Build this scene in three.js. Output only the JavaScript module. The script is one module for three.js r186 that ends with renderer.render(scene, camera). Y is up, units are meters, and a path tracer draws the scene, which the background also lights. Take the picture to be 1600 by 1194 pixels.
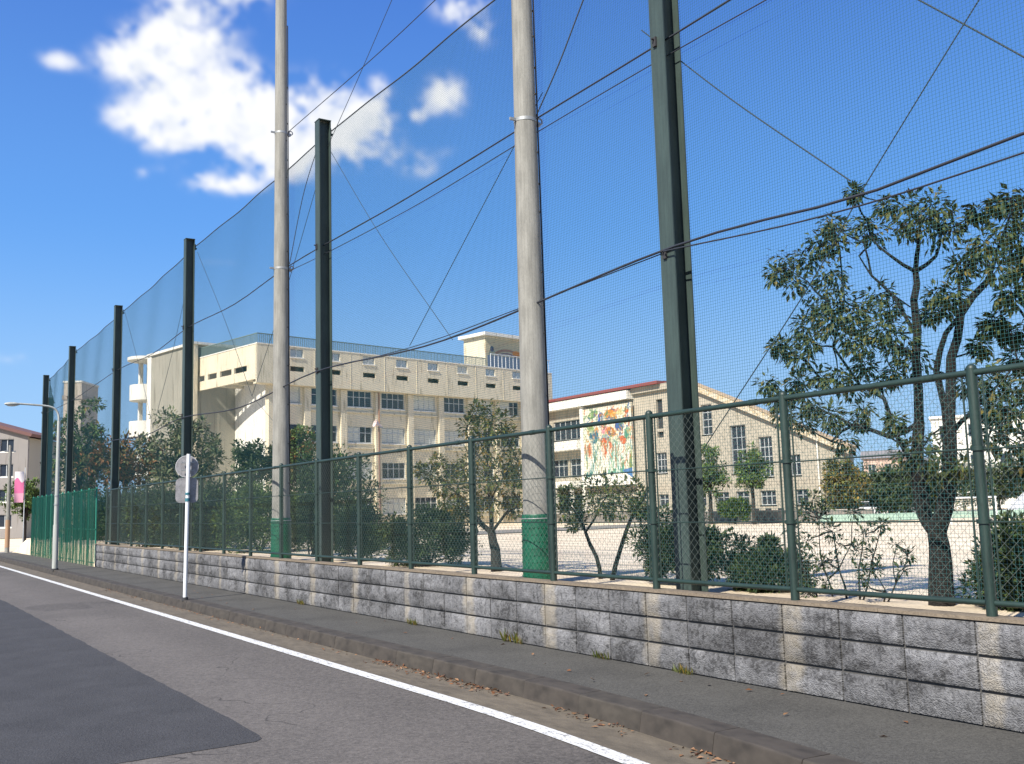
import * as THREE from 'three';
import { mergeGeometries } from 'three/addons/utils/BufferGeometryUtils.js';

// ---------------------------------------------------------------- camera, sky, sun, exposure
const EXPOSURE = 1.75;
const scene = new THREE.Scene();
const camera = new THREE.PerspectiveCamera(41.88, 1600 / 1194, 0.1, 3000);
{
  const yaw = 33.182 * Math.PI / 180, pitch = 7.053 * Math.PI / 180, roll = 0.0285;
  const f = new THREE.Vector3(Math.sin(yaw) * Math.cos(pitch), Math.sin(pitch), -Math.cos(yaw) * Math.cos(pitch));
  const r0 = new THREE.Vector3(Math.cos(yaw), 0, Math.sin(yaw)), u0 = new THREE.Vector3().crossVectors(r0, f);
  camera.position.set(0, 2, 0);
  camera.up.copy(r0).multiplyScalar(Math.sin(roll)).addScaledVector(u0, Math.cos(roll));
  camera.lookAt(f.x, 2 + f.y, f.z);
}
const renderer = new THREE.WebGLRenderer({ antialias: true });
renderer.toneMapping = THREE.LinearToneMapping;
renderer.toneMappingExposure = EXPOSURE;
renderer.shadowMap.enabled = true;

const sun = new THREE.DirectionalLight(new THREE.Color().setRGB(1, 0.94, 0.83), 5);
{
  const el = 43 * Math.PI / 180, h = new THREE.Vector2(-0.93, 0.37).normalize();
  sun.position.set(h.x * Math.cos(el), Math.sin(el), h.y * Math.cos(el)).multiplyScalar(150).add(new THREE.Vector3(35, 0, -45));
  sun.target.position.set(35, 0, -45);
  sun.castShadow = true;
  Object.assign(sun.shadow.camera, { left: -120, right: 120, top: 120, bottom: -120, near: 1, far: 400 });
  scene.add(sun, sun.target);
}

// ---------------------------------------------------------------- helpers
const D2R = Math.PI / 180;
function rng(seed) { let s = seed >>> 0; return () => { s = (s + 0x6d2b79f5) | 0; let t = Math.imul(s ^ (s >>> 15), 1 | s); t = (t + Math.imul(t ^ (t >>> 7), 61 | t)) ^ t; return ((t ^ (t >>> 14)) >>> 0) / 4294967296; }; }
function hash(x, y, s) { let h = Math.imul(x | 0, 374761393) ^ Math.imul(y | 0, 668265263) ^ Math.imul(s | 0, 2246822519); h = Math.imul(h ^ (h >>> 13), 1274126177); return ((h ^ (h >>> 16)) >>> 0) / 4294967296; }
function vnoise(x, y, s = 0, px = 0, py = 0) {
  const xi = Math.floor(x), yi = Math.floor(y), fx = x - xi, fy = y - yi, u = fx * fx * (3 - 2 * fx), v = fy * fy * (3 - 2 * fy);
  const w = (i, p) => (p ? ((i % p) + p) % p : i);
  const a = hash(w(xi, px), w(yi, py), s), b = hash(w(xi + 1, px), w(yi, py), s), c = hash(w(xi, px), w(yi + 1, py), s), d = hash(w(xi + 1, px), w(yi + 1, py), s);
  return a + (b - a) * u + (c - a) * v + (a - b - c + d) * u * v;
}
function fbm(x, y, s = 0, oct = 4, px = 0, py = 0) { let t = 0, a = 0.5, n = 0; for (let i = 0; i < oct; i++) { t += a * vnoise(x, y, s + i * 17, px, py); n += a; a *= 0.5; x *= 2; y *= 2; px *= 2; py *= 2; } return t / n; }
const clamp = (x, a = 0, b = 1) => Math.min(b, Math.max(a, x));
const sstep = (a, b, x) => { const t = clamp((x - a) / (b - a)); return t * t * (3 - 2 * t); };
const mix = (a, b, t) => a + (b - a) * t;
const toS = (l) => (l <= 0.0031308 ? 12.92 * l : 1.055 * Math.pow(l, 1 / 2.4) - 0.055);
function texture(w, h, fn, srgb = true) {          // fn(u, v) gives linear values 0..1
  const d = new Uint8Array(w * h * 4);
  for (let y = 0, o = 0; y < h; y++) for (let x = 0; x < w; x++, o += 4) {
    const c = fn((x + 0.5) / w, (y + 0.5) / h);
    for (let k = 0; k < 3; k++) d[o + k] = Math.round(255 * clamp(srgb ? toS(clamp(c[k])) : c[k]));
    d[o + 3] = 255;
  }
  const t = new THREE.DataTexture(d, w, h); t.wrapS = t.wrapT = THREE.RepeatWrapping; t.magFilter = THREE.LinearFilter; t.minFilter = THREE.LinearMipmapLinearFilter; t.generateMipmaps = true;
  if (srgb) t.colorSpace = THREE.SRGBColorSpace;
  t.needsUpdate = true; return t;
}
function scaled(t, rx, ry = rx) { const c = t.clone(); c.repeat.set(rx, ry); c.needsUpdate = true; return c; }
const lin = (r, g, b) => new THREE.Color().setRGB(r, g, b);
function std(color, o = {}) { return new THREE.MeshStandardMaterial({ color: Array.isArray(color) ? lin(...color) : color, roughness: 0.85, ...o }); }
const counts = {};
function numbered(n) { const k = counts[n] = (counts[n] ?? -1) + 1; return k ? n + '_' + String(k).padStart(3, '0') : n; }
function mesh(name, geo, mat, parent) { const m = new THREE.Mesh(geo, mat); m.name = name; m.castShadow = m.receiveShadow = true; (parent || scene).add(m); return m; }
function meta(o, label, category, group) { o.userData.label = label; o.userData.category = category; if (group) o.userData.group = group; return o; }
function thing(name, label, category, group, pos = [0, 0, 0], turn = 0) { const o = new THREE.Group(); o.name = numbered(name); o.position.set(...pos); o.rotation.y = turn; scene.add(o); return meta(o, label, category, group); }
function structure(name, geo, mat) { const m = mesh(numbered(name), geo, mat); m.userData.kind = 'structure'; return m; }
function bx(w, h, d, x = 0, y = 0, z = 0) {        // box with uv in metres
  const g = new THREE.BoxGeometry(w, h, d), uv = g.attributes.uv, s = [[d, h], [d, h], [w, d], [w, d], [w, h], [w, h]];
  for (let f = 0; f < 6; f++) for (let k = 0; k < 4; k++) uv.setXY(f * 4 + k, uv.getX(f * 4 + k) * s[f][0] + x + z * 0.7, uv.getY(f * 4 + k) * s[f][1] + y);
  return g.translate(x, y, z);
}
const bb = (x0, x1, y0, y1, z0, z1) => bx(x1 - x0, y1 - y0, z1 - z0, (x0 + x1) / 2, (y0 + y1) / 2, (z0 + z1) / 2);
const cyl = (r0, r1, h, x, y, z, n = 16) => new THREE.CylinderGeometry(r1, r0, h, n).translate(x, y + h / 2, z);
function rod(a, b, r0, r1 = r0, n = 6) {            // tapered rod from a to b
  const A = new THREE.Vector3(...a), B = new THREE.Vector3(...b), L = A.distanceTo(B);
  const g = new THREE.CylinderGeometry(r1, r0, L, n); g.translate(0, L / 2, 0);
  g.applyQuaternion(new THREE.Quaternion().setFromUnitVectors(new THREE.Vector3(0, 1, 0), B.clone().sub(A).normalize()));
  return g.translate(...a);
}
function tube(pts, r, seg = 24, n = 6) { return new THREE.TubeGeometry(new THREE.CatmullRomCurve3(pts.map((p) => new THREE.Vector3(...p)), false, 'catmullrom', 0.5), seg, r, n, false); }
const merge = (l) => mergeGeometries(l.map((g) => { const c = g.index ? g.toNonIndexed() : g; for (const k of Object.keys(c.attributes)) if (!['position', 'normal', 'uv'].includes(k)) c.deleteAttribute(k); return c; }));
function panel(w, h, holes, depth) {                // flat wall from (0,0) to (w,h) with rectangular openings [x0,x1,y0,y1]
  const s = new THREE.Shape([[0, 0], [w, 0], [w, h], [0, h]].map((p) => new THREE.Vector2(...p)));
  for (const [x0, x1, y0, y1] of holes) s.holes.push(new THREE.Path([[x0, y0], [x0, y1], [x1, y1], [x1, y0]].map((p) => new THREE.Vector2(...p))));
  return new THREE.ExtrudeGeometry(s, { depth, bevelEnabled: false });
}
class Tris {                                        // raw triangle collector
  constructor() { this.p = []; this.c = []; this.n = []; }
  tri(a, b, c, col, nrm) { this.p.push(...a, ...b, ...c); if (col) this.c.push(...col, ...col, ...col); if (nrm) this.n.push(...nrm, ...nrm, ...nrm); }
  strand(pts, r) {                                  // three-sided cord through pts
    const ring = pts.map((p, i) => {
      const a = pts[Math.max(0, i - 1)], b = pts[Math.min(pts.length - 1, i + 1)];
      const d = new THREE.Vector3(b[0] - a[0], b[1] - a[1], b[2] - a[2]).normalize();
      const s = new THREE.Vector3(1, 0, 0); if (Math.abs(d.x) > 0.9) s.set(0, 1, 0);
      const e = new THREE.Vector3().crossVectors(d, s).normalize(), f = new THREE.Vector3().crossVectors(d, e);
      return [0, 1, 2].map((k) => { const t = k * 2.0944 + 0.3, v = [0, 1, 2].map((q) => p[q] + r * (Math.cos(t) * e.getComponent(q) + Math.sin(t) * f.getComponent(q))); return v; });
    });
    for (let i = 0; i + 1 < ring.length; i++) for (let k = 0; k < 3; k++) { const k2 = (k + 1) % 3; this.tri(ring[i][k], ring[i][k2], ring[i + 1][k]); this.tri(ring[i][k2], ring[i + 1][k2], ring[i + 1][k]); }
  }
  geo() {
    const g = new THREE.BufferGeometry(); g.setAttribute('position', new THREE.Float32BufferAttribute(this.p, 3));
    if (this.c.length) g.setAttribute('color', new THREE.Float32BufferAttribute(this.c, 3));
    if (this.n.length) g.setAttribute('normal', new THREE.Float32BufferAttribute(this.n, 3)); else g.computeVertexNormals();
    return g;
  }
}

// ---------------------------------------------------------------- positions measured for the trees and clouds (metres, degrees)
const BIG_BRANCH=[
[0.17,0.13,[[9.04,0.8,-6.16],[9.09,1.31,-6.17],[9.11,1.61,-6.2]]],
[0.11,0.08,[[9.11,1.61,-6.2],[9.16,1.82,-6.37],[9.09,2.21,-6.35],[9.15,2.73,-6.33]]],
[0.08,0.05,[[9.15,2.73,-6.33],[8.83,3.35,-6.09],[8.99,3.97,-6.17],[9.16,4.31,-6.24]]],
[0.045,0.02,[[9.16,4.31,-6.24],[9.05,4.57,-6.1],[9.14,4.82,-6.1]]],
[0.035,0.012,[[9.16,4.31,-6.24],[8.86,4.46,-6.31],[8.99,4.77,-6.63]]],
[0.04,0.012,[[9.16,4.31,-6.24],[8.91,4.35,-5.83],[9.02,4.61,-5.81]]],
[0.12,0.09,[[9.11,1.61,-6.2],[9.03,2.07,-5.97],[8.82,2.68,-5.77]]],
[0.085,0.05,[[8.82,2.68,-5.77],[8.9,3.31,-5.75],[8.92,3.73,-5.62],[9.15,4.04,-5.46]]],
[0.04,0.015,[[9.15,4.04,-5.46],[9.1,4.29,-5.31],[8.88,4.59,-5]]],
[0.03,0.012,[[8.92,3.73,-5.62],[9.11,4.09,-5.73],[8.87,4.25,-5.41]]],
[0.06,0.03,[[9.04,2.44,-5.94],[8.87,3.2,-5.9],[8.82,3.55,-5.73],[8.92,3.73,-5.62]]],
[0.05,0.02,[[9.15,2.73,-6.33],[9.13,2.61,-6.68],[8.9,2.75,-6.96],[8.9,2.96,-7.39]]],
[0.02,0.008,[[8.9,2.96,-7.39],[9.17,3.02,-7.88],[9.13,3.15,-8.12]]],
[0.045,0.02,[[9.09,2.21,-6.35],[8.92,3,-6.56],[9.17,3.22,-7.05]]],
[0.035,0.012,[[9.01,3.65,-6.21],[9.06,4.09,-6.46],[8.89,4.31,-6.58],[9.16,4.63,-6.92]]],
[0.04,0.02,[[8.83,3.35,-6.09],[9.07,3.63,-6.63],[9.17,3.81,-7.17],[9.14,4.21,-7.38]]],
[0.02,0.008,[[9.14,4.21,-7.38],[8.93,4.43,-7.46],[8.95,4.69,-7.81]]],
[0.025,0.01,[[9.17,3.22,-7.05],[8.88,3.63,-7.13],[8.87,4.1,-6.93],[8.84,4.63,-6.92],[8.93,4.92,-7.04]]],
[0.025,0.01,[[9.17,3.22,-7.05],[9.04,3.17,-7.31],[8.82,3.54,-7.48],[9.06,3.73,-7.92]]],
[0.03,0.01,[[8.9,2.75,-6.96],[8.94,2.6,-7.28],[8.93,2.78,-7.6]]],
[0.045,0.02,[[9.11,2.57,-5.97],[8.99,2.79,-5.61],[8.93,3,-5.3]]],
[0.02,0.008,[[8.93,3,-5.3],[8.99,3.23,-5.14],[9.07,3.55,-5.22]]],
[0.02,0.006,[[8.99,4.77,-6.63],[8.84,5.02,-6.62],[9.17,5.38,-6.94]]],
[0.02,0.008,[[8.89,4.31,-6.58],[8.83,4.66,-6.6],[9.09,5.06,-7.2]]],
[0.03,0.01,[[8.99,2.79,-5.61],[9.12,2.6,-5.53],[8.83,2.45,-5.14]]]];
const BIG_CLUMP=[[9.26,4.83,-8.07,0.2],[8.88,4.6,-7.87,0.14],[9.07,4.5,-7.74,0.17],[8.56,4.58,-7.15,0.16],[8.59,4.71,-6.95,0.16],[8.71,4.77,-6.83,0.2],[9.41,5.17,-7.45,0.13],[8.73,5.2,-6.59,0.09],[9.23,4.98,-6.88,0.14],[9.39,4.9,-6.88,0.17],[9.4,5.19,-6.7,0.1],[8.86,4.92,-6.13,0.19],[8.87,4.77,-5.92,0.25],[9.02,4.64,-5.86,0.23],[9.25,4.76,-5.82,0.17],[8.65,4.8,-5.66,0.17],[9.22,4.85,-6.32,0.18],[9.27,4.52,-7.39,0.21],[9.32,4.33,-7.54,0.25],[8.58,3.98,-6.79,0.23],[9.4,3.92,-7.37,0.25],[8.63,3.87,-6.94,0.19],[8.86,3.93,-6.76,0.16],[9.1,4.14,-6.67,0.16],[9.38,4.04,-6.75,0.14],[8.86,4.03,-7.34,0.12],[9.38,4.01,-7.92,0.15],[9.04,3.73,-7.92,0.15],[8.83,3.75,-7.88,0.1],[8.84,3.56,-7.56,0.15],[8.71,3.69,-7.28,0.13],[8.62,3.68,-6.29,0.19],[8.68,3.6,-6.19,0.24],[9.17,3.52,-6.46,0.23],[9.45,3.43,-6.52,0.2],[8.7,3.55,-6.59,0.15],[8.59,3.62,-6.66,0.13],[9.44,3.38,-8.16,0.13],[9.03,3.17,-7.7,0.16],[8.92,3.14,-7.87,0.1],[8.76,3.27,-6.99,0.16],[9.08,3.2,-7.07,0.16],[9.29,3.41,-7.06,0.11],[8.96,3.34,-8.17,0.12],[8.93,3.13,-8.02,0.09],[8.6,2.89,-7.63,0.11],[9.37,2.87,-8.03,0.14],[8.58,2.83,-6.96,0.14],[8.99,2.92,-6.87,0.12],[9.3,2.46,-6.21,0.23],[8.67,2.43,-5.99,0.2],[9.21,2.32,-6.3,0.25],[9.4,2.41,-6.66,0.18],[9.12,4.22,-5.71,0.14],[9.26,4.35,-5.65,0.16],[8.65,3.87,-5.5,0.12],[8.94,4.37,-5.32,0.17],[8.68,4.03,-5.06,0.16],[9.31,4.8,-5.61,0.08],[8.82,3.95,-5.82,0.1],[8.96,3.83,-5.85,0.12],[9.45,3.89,-6.33,0.11],[9.32,3.45,-5.7,0.09],[9.43,3.1,-5.94,0.13],[8.96,3.08,-5.41,0.16],[8.99,2.94,-5.35,0.2],[9.21,3.28,-6.64,0.12],[8.98,3.17,-6.68,0.1],[8.81,3.3,-7.29,0.1],[8.91,2.59,-7.09,0.12],[8.68,2.72,-6.27,0.09],[8.89,2.19,-5.9,0.15],[9.44,2.01,-6.38,0.12],[9.41,2.08,-6.54,0.12],[9.11,2.79,-7.02,0.1],[9,2.98,-7.56,0.1],[8.85,2.24,-5.72,0.09]];
const EDGE_BRANCH=[
[0.15,0.1,[[9.48,0.71,-5.05],[9.53,1.44,-5.11],[9.68,2.16,-5.2],[9.71,2.9,-5.19]]],
[0.07,0.03,[[9.71,2.9,-5.19],[9.56,3.53,-5.24],[9.69,4.21,-5.4]]],
[0.03,0.012,[[9.69,4.21,-5.4],[9.68,4.62,-5.44],[9.66,4.95,-5.44]]],
[0.05,0.02,[[9.71,2.9,-5.19],[9.65,2.92,-5.41],[9.68,2.82,-5.71]]],
[0.04,0.02,[[9.68,2.16,-5.2],[9.56,2.54,-5.4],[9.66,2.63,-5.78]]],
[0.06,0.02,[[9.71,2.9,-5.19],[9.53,3.73,-4.96],[9.6,4.37,-5]]],
[0.03,0.01,[[9.56,3.53,-5.24],[9.68,3.84,-5.48],[9.66,4.02,-5.62]]]];
const EDGE_CLUMP=[[9.44,4.63,-5.4,0.15],[9.96,5.02,-5.6,0.14],[9.72,4.5,-5.43,0.2],[9.66,4.91,-5.58,0.08],[9.21,3.89,-5.25,0.14],[9.64,4.2,-5.36,0.18],[9.4,3.68,-5.56,0.09],[9.74,3.72,-5.83,0.1],[9.57,3.56,-5.53,0.09],[9.85,3.33,-5.62,0.15],[9.72,2.81,-5.65,0.2],[9.84,2.57,-6,0.15],[9.48,2.47,-5.54,0.18],[9.72,3.06,-5.47,0.21],[9.79,4.8,-5.32,0.19],[9.86,4.45,-5.2,0.34],[9.48,3.73,-5,0.36],[9.87,3.3,-5.31,0.33],[9.9,2.74,-5.48,0.29],[9.75,4.14,-5.04,0.33],[9.98,2.24,-5.74,0.15],[9.97,2.85,-5.95,0.14],[9.61,2.41,-5.38,0.21],[9.62,2.84,-5.88,0.1]];
const MID_BRANCH=[
[0.13,0.1,[[9.1,0.87,-14.56],[9.3,1.24,-14.9],[9.33,1.54,-15.06]]],
[0.08,0.04,[[9.33,1.54,-15.06],[9.19,1.86,-15.43],[9.26,2.27,-16.17]]],
[0.07,0.035,[[9.33,1.54,-15.06],[9.27,2.12,-14.97],[9.27,2.69,-15.08],[9.1,3.22,-14.7]]],
[0.05,0.02,[[9.33,1.54,-15.06],[9.28,1.89,-14.47],[9.22,2,-13.98]]],
[0.03,0.012,[[9.26,2.27,-16.17],[9.25,2.52,-16.68],[9.18,2.66,-17.1]]],
[0.03,0.01,[[9.1,3.22,-14.7],[9.24,3.57,-14.77],[9.28,3.71,-15.05]]],
[0.03,0.01,[[9.27,2.69,-15.08],[9.24,3.06,-15.57],[9.27,3.42,-15.76]]],
[0.03,0.01,[[9.27,2.12,-14.97],[9.06,2.54,-14.13],[9.1,2.95,-13.97]]]];
const MID_CLUMP=[[9.13,3.55,-14.85,0.32],[9.38,3.45,-15.79,0.23],[8.86,3.38,-13.94,0.25],[9.42,3.71,-15.62,0.2],[9.36,2.61,-16.62,0.23],[8.65,2.62,-16.02,0.22],[9.17,2.74,-17.42,0.12],[8.87,2.36,-16,0.2],[8.66,2.36,-15.06,0.21],[8.76,2.78,-14.66,0.32],[8.98,2.99,-14.59,0.32],[8.82,2.89,-13.83,0.3],[8.83,2.72,-13.48,0.2],[8.64,2.52,-13.77,0.33],[9.16,2.35,-15.13,0.33],[9.06,2.27,-14.04,0.28],[9.33,2.67,-15.98,0.26],[9.31,2.08,-15.61,0.28],[8.89,2.12,-14.28,0.28],[9.68,2,-14.82,0.22],[8.6,2.44,-13.01,0.17],[9.09,1.91,-15.7,0.14],[8.93,3.21,-14.61,0.24],[9.09,3.18,-14.15,0.18],[8.74,2.09,-15.54,0.16],[9.6,2.92,-17.42,0.14]];
const VEE_BRANCH=[
[0.055,0.04,[[9.17,0.83,-11.79],[9.11,1.22,-11.8],[9.22,1.57,-12.19]]],
[0.06,0.04,[[9.12,0.85,-11.48],[9.21,1.3,-11.38],[9.17,1.86,-10.98]]],
[0.035,0.015,[[9.22,1.57,-12.19],[9.22,1.83,-12.38],[9.29,2.03,-12.75]]],
[0.03,0.012,[[9.22,1.57,-12.19],[9.26,1.87,-11.91],[9.18,2.1,-11.57]]],
[0.03,0.012,[[9.17,1.86,-10.98],[9.26,2.04,-11.15],[9.23,2.19,-11.39]]],
[0.03,0.012,[[9.17,1.86,-10.98],[9.17,1.99,-10.8],[9.13,2.14,-10.61]]]];
const VEE_CLUMP=[[9.3,2.09,-12.63,0.21],[9.26,1.88,-12.81,0.14],[9.66,2.17,-12.78,0.24],[9.67,2.21,-12.41,0.26],[9.31,2.16,-11.57,0.24],[9.05,2.13,-10.89,0.23],[9.59,2.04,-11.29,0.17],[8.7,2.01,-11.03,0.21],[8.81,1.95,-11.54,0.17],[9.27,1.96,-11.38,0.19],[9.32,1.87,-12.54,0.14],[8.84,1.91,-10.52,0.12],[9.33,1.73,-12.48,0.1],[9.59,1.65,-13.01,0.08],[9.08,2.17,-12.53,0.11],[9.13,1.86,-10.66,0.08],[8.93,1.87,-11.26,0.11]];
const STEM_BRANCH=[
[0.018,0.006,[[8.95,0.8,-7.57],[9.11,1.18,-7.95],[8.97,1.62,-7.93]]],
[0.018,0.006,[[9.11,0.77,-7.53],[9.1,1.26,-7.66],[9.02,1.76,-7.59]]],
[0.022,0.007,[[8.94,0.8,-7.22],[9.12,1.2,-7.45],[9,1.62,-7.41]]],
[0.022,0.007,[[8.98,0.79,-7.09],[8.96,1.22,-7.06],[9.12,1.62,-7.08]]],
[0.018,0.006,[[8.98,0.79,-7.09],[9,1.29,-6.92],[8.95,1.69,-6.72]]],
[0.018,0.006,[[8.99,0.79,-6.82],[8.91,1.01,-6.7],[9.03,1.22,-6.95]]],
[0.018,0.006,[[8.99,0.79,-6.82],[8.99,1.1,-6.63],[8.95,1.37,-6.44]]],
[0.012,0.005,[[9.12,1.2,-7.45],[9.07,1.48,-7.22],[9.08,1.83,-7.16]]],
[0.012,0.005,[[8.99,1.1,-6.63],[8.88,1.31,-6.57],[9.01,1.49,-6.61]]]];
const STEM_CLUMP=[[8.84,1.64,-7.81,0.1],[9.3,1.38,-8.14,0.09],[9.2,1.77,-7.74,0.11],[8.82,1.52,-7.61,0.09],[8.84,1.63,-7.29,0.11],[8.76,1.5,-7.14,0.1],[9.34,1.82,-7.37,0.08],[8.86,1.6,-6.86,0.11],[9.08,1.41,-7.15,0.1],[8.98,1.68,-6.75,0.07],[9.1,1.38,-6.97,0.08],[9.07,1.38,-6.53,0.08],[9.17,1.22,-6.68,0.07],[8.73,1.24,-6.82,0.08],[9.18,1.26,-7.59,0.11],[8.86,1.28,-7.5,0.09],[9.02,1.06,-7.56,0.1],[8.89,1.13,-7.64,0.1],[8.86,1.5,-6.5,0.06],[9.02,1.83,-7.79,0.08],[8.98,1.98,-7.63,0.09],[8.9,1.91,-7.75,0.08],[9.17,1.9,-7.62,0.08],[9.06,1.22,-6.91,0.06],[8.68,1.15,-6.78,0.06],[8.83,0.96,-7.67,0.1],[8.97,1.08,-7.92,0.11],[9.29,0.84,-7.93,0.09]];
const ROUND_BUSHES=[[9.3,1.45,-20.67,0.7,0.62],[9.3,1.38,-17.3,1,0.66],[9.3,1.36,-10.1,0.72,0.52],[9.3,1.06,-8.7,0.5,0.4],[9.4,1.2,-5.55,0.5,0.52]];
const CLOUDS=[[12.16,23.94,2.36,1.3,1],[13.75,24.91,2.55,1.54,1],[15.05,26.62,2.59,1.85,1],[16.98,28.67,3.16,1.85,1],[14.75,22.93,3.18,2.16,1],[16.5,21.94,2.99,2.31,1],[13.58,20.54,1.98,1.3,0.9],[11.38,21.14,1.32,0.77,0.6],[18.1,23.04,1.68,1.23,0.9],[19.36,21.13,2.98,2.22,1],[22.47,22.29,2.67,1.85,1],[24.52,21.85,2.16,1.6,1],[25.66,23.4,0.74,0.77,0.8],[21.18,20.37,3.29,1.48,0.9],[20.09,19.13,2.29,0.93,0.8],[16.54,18.08,2.11,0.74,0.85],[18.48,18.19,1.46,0.56,0.6],[29.65,23.1,1.48,1.3,0.8],[27.91,22.07,0.8,0.52,0.8],[30.92,27.65,2.09,0.93,0.85],[32.05,26.57,1.03,0.99,0.75],[8.14,23.42,1.21,0.56,0.6],[25.62,19.98,2.3,0.99,0.5],[28.05,19.31,1.63,0.93,0.4],[16.4,13.78,1.91,0.28,0.2],[6.67,8.26,1.87,0.43,0.35],[12.44,18.23,0.45,0.37,0.45],[13.44,18.64,0.78,0.31,0.25],[22.28,21.09,2.98,0.93,0.8],[26.39,21.37,0.83,0.62,0.5],[10.17,16.94,1.29,0.31,0.12],[29.77,20.18,0.99,0.43,0.2]];

// ---------------------------------------------------------------- sky
{
  const W = 2048, H = 1024, d = new Float32Array(W * H * 4), r = rng(77);
  const all = CLOUDS.map((c) => [...c]);
  for (let k = 0; k < 26; k++) {                    // the same scattered fair-weather clouds all round, outside the view
    const az = 75 + r() * 250, el = 6 + r() * 38, n = 3 + Math.floor(r() * 4);
    for (let i = 0; i < n; i++) all.push([az + (r() - 0.5) * 12, el + (r() - 0.5) * 5, 2 + r() * 4, 1.2 + r() * 2, 0.5 + r() * 0.5]);
  }
  const deep = [0.07, 0.205, 0.68], mid = [0.16, 0.44, 0.97], low = [0.42, 0.68, 0.98], white = [1.02, 1.03, 1.06], haze = [0.5, 0.66, 0.95], c = [0, 0, 0], dim = [1, 0.8, 0.5];
  for (let y = 0; y < H; y++) {
    const el = ((y + 0.5) / H - 0.5) * 180, e = Math.max(0, el);
    for (let x = 0; x < W; x++) {
      const th = ((x + 0.5) / W - 0.5) * 2 * Math.PI;               // atan2(z, x)
      const az = Math.atan2(Math.cos(th), -Math.sin(th)) / D2R;      // from -Z towards +X
      const toSun = 0.5 + 0.5 * Math.cos((az + 105) * D2R);
      const pale = 0.16 * toSun * toSun, s1 = sstep(0, 17, e), s2 = sstep(8, 34, e);
      for (let k = 0; k < 3; k++) c[k] = el < 0 ? 0.3 : mix(mix(mix(low[k], mid[k], s1), deep[k], s2), haze[k], pale);
      let m = 0, shadeC = 0;
      if (el > 1 && el < 60) {
        let near = false, dens = 0;
        for (const q of all) {
          let da = az - q[0]; da -= 360 * Math.round(da / 360);
          const dx = da / q[2], dy = (el - q[1]) / q[3], s = dx * dx + dy * dy;
          if (s < 4) { near = true; dens = 1 - (1 - dens) * (1 - q[4] * Math.exp(-s * 1.25)); }
        }
        if (near) {
          const wa = (fbm(az * 0.35, el * 0.4, 51, 3) - 0.5) * 4, n = fbm(az * 0.55 + 40 + wa * 0.5, el * 0.75 + wa * 0.4, 5, 6), n2 = fbm(az * 1.6, el * 1.9, 9, 4);
          const k = sstep(0.02, 0.45, dens), n3 = fbm(az * 3.4 + 9, el * 4.2, 13, 3); m = sstep(0.06, 0.98, dens * 0.98 + (n - 0.5) * 1.5 * k + (n2 - 0.5) * 0.8 * k + (n3 - 0.5) * 0.35 * k); m *= 0.35 + 0.65 * sstep(0.1, 0.75, dens); shadeC = sstep(0.45, 0.8, fbm(az * 0.9 + 3, el * 1.1 + 60, 21, 4)) * 0.16;
        }
      }
      const o = (y * W + x) * 4;
      for (let k = 0; k < 3; k++) d[o + k] = mix(c[k], white[k] * (1 - shadeC * dim[k]), m) / EXPOSURE;
      d[o + 3] = 1;
    }
  }
  const t = new THREE.DataTexture(d, W, H, THREE.RGBAFormat, THREE.FloatType);
  t.mapping = THREE.EquirectangularReflectionMapping; t.magFilter = t.minFilter = THREE.LinearFilter; t.needsUpdate = true;
  scene.background = t; scene.environment = t;
}

// ---------------------------------------------------------------- shared textures and materials
const T = {};
T.grain = texture(512, 512, (u, v) => { const n = fbm(u * 64, v * 64, 3, 3, 64, 64), m = fbm(u * 6, v * 6, 8, 4, 6, 6), g = 0.62 + 0.5 * (n - 0.5) + 0.45 * (m - 0.5); return [g, g, g]; });
T.asphalt = texture(1024, 1024, (u, v) => { const n = vnoise(u * 420, v * 420, 1, 420, 420), n2 = fbm(u * 150, v * 150, 4, 2, 150, 150), m = fbm(u * 5, v * 5, 9, 5, 5, 5); let g = 0.66 + 0.55 * (n - 0.5) + 0.5 * (n2 - 0.5) + 0.34 * (m - 0.5); if (n > 0.94) g += 0.3; return [g * 1.0, g * 0.985, g * 0.96]; });
T.road = texture(1024, 2048, (u, v) => {            // 9.46 m across x 19 m along: aggregate, polished wheel tracks, stains, hairline cracks
  const n = vnoise(u * 900, v * 1800, 1, 900, 1800), n2 = fbm(u * 300, v * 600, 4, 2, 300, 600), m = fbm(u * 5, v * 10, 9, 5, 5, 10), st = fbm(u * 12, v * 9, 19, 4, 12, 9);
  let g = 0.68 + 0.4 * (n - 0.5) + 0.4 * (n2 - 0.5) + 0.3 * (m - 0.5) - 0.16 * sstep(0.6, 0.75, st) + 0.05 * Math.cos(u * 6.283 * 5);
  if (n > 0.93) g += 0.25;
  const crack = m > 0.53 && Math.abs(fbm(u * 3, v * 6, 44, 5, 3, 6) - 0.5) < 0.0013; if (crack) g *= 0.45;
  return [g, g * 0.985, g * 0.96];
});
T.road.repeat.set(1 / 9.46, 1 / 19);
T.asphaltBump = texture(512, 512, (u, v) => { const n = vnoise(u * 210, v * 210, 1, 210, 210) * 0.6 + vnoise(u * 105, v * 105, 2, 105, 105) * 0.4; return [n, n, n]; }, false);
T.streak = texture(1024, 512, (u, v) => {           // rain-streaked painted concrete, v up; 8 x 4 m
  const s = fbm(u * 90, v * 3, 2, 3, 90, 3), s2 = fbm(u * 30, v * 2, 6, 3, 30, 2), m = fbm(u * 8, v * 4, 11, 5, 8, 4);
  let g = 0.9 + 0.12 * (m - 0.5); const st = sstep(0.6, 0.82, s * 0.55 + s2 * 0.5); g -= 0.36 * st;
  return [g, g * (1 - 0.03 * st), g * (1 - 0.09 * st)];
});
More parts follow.
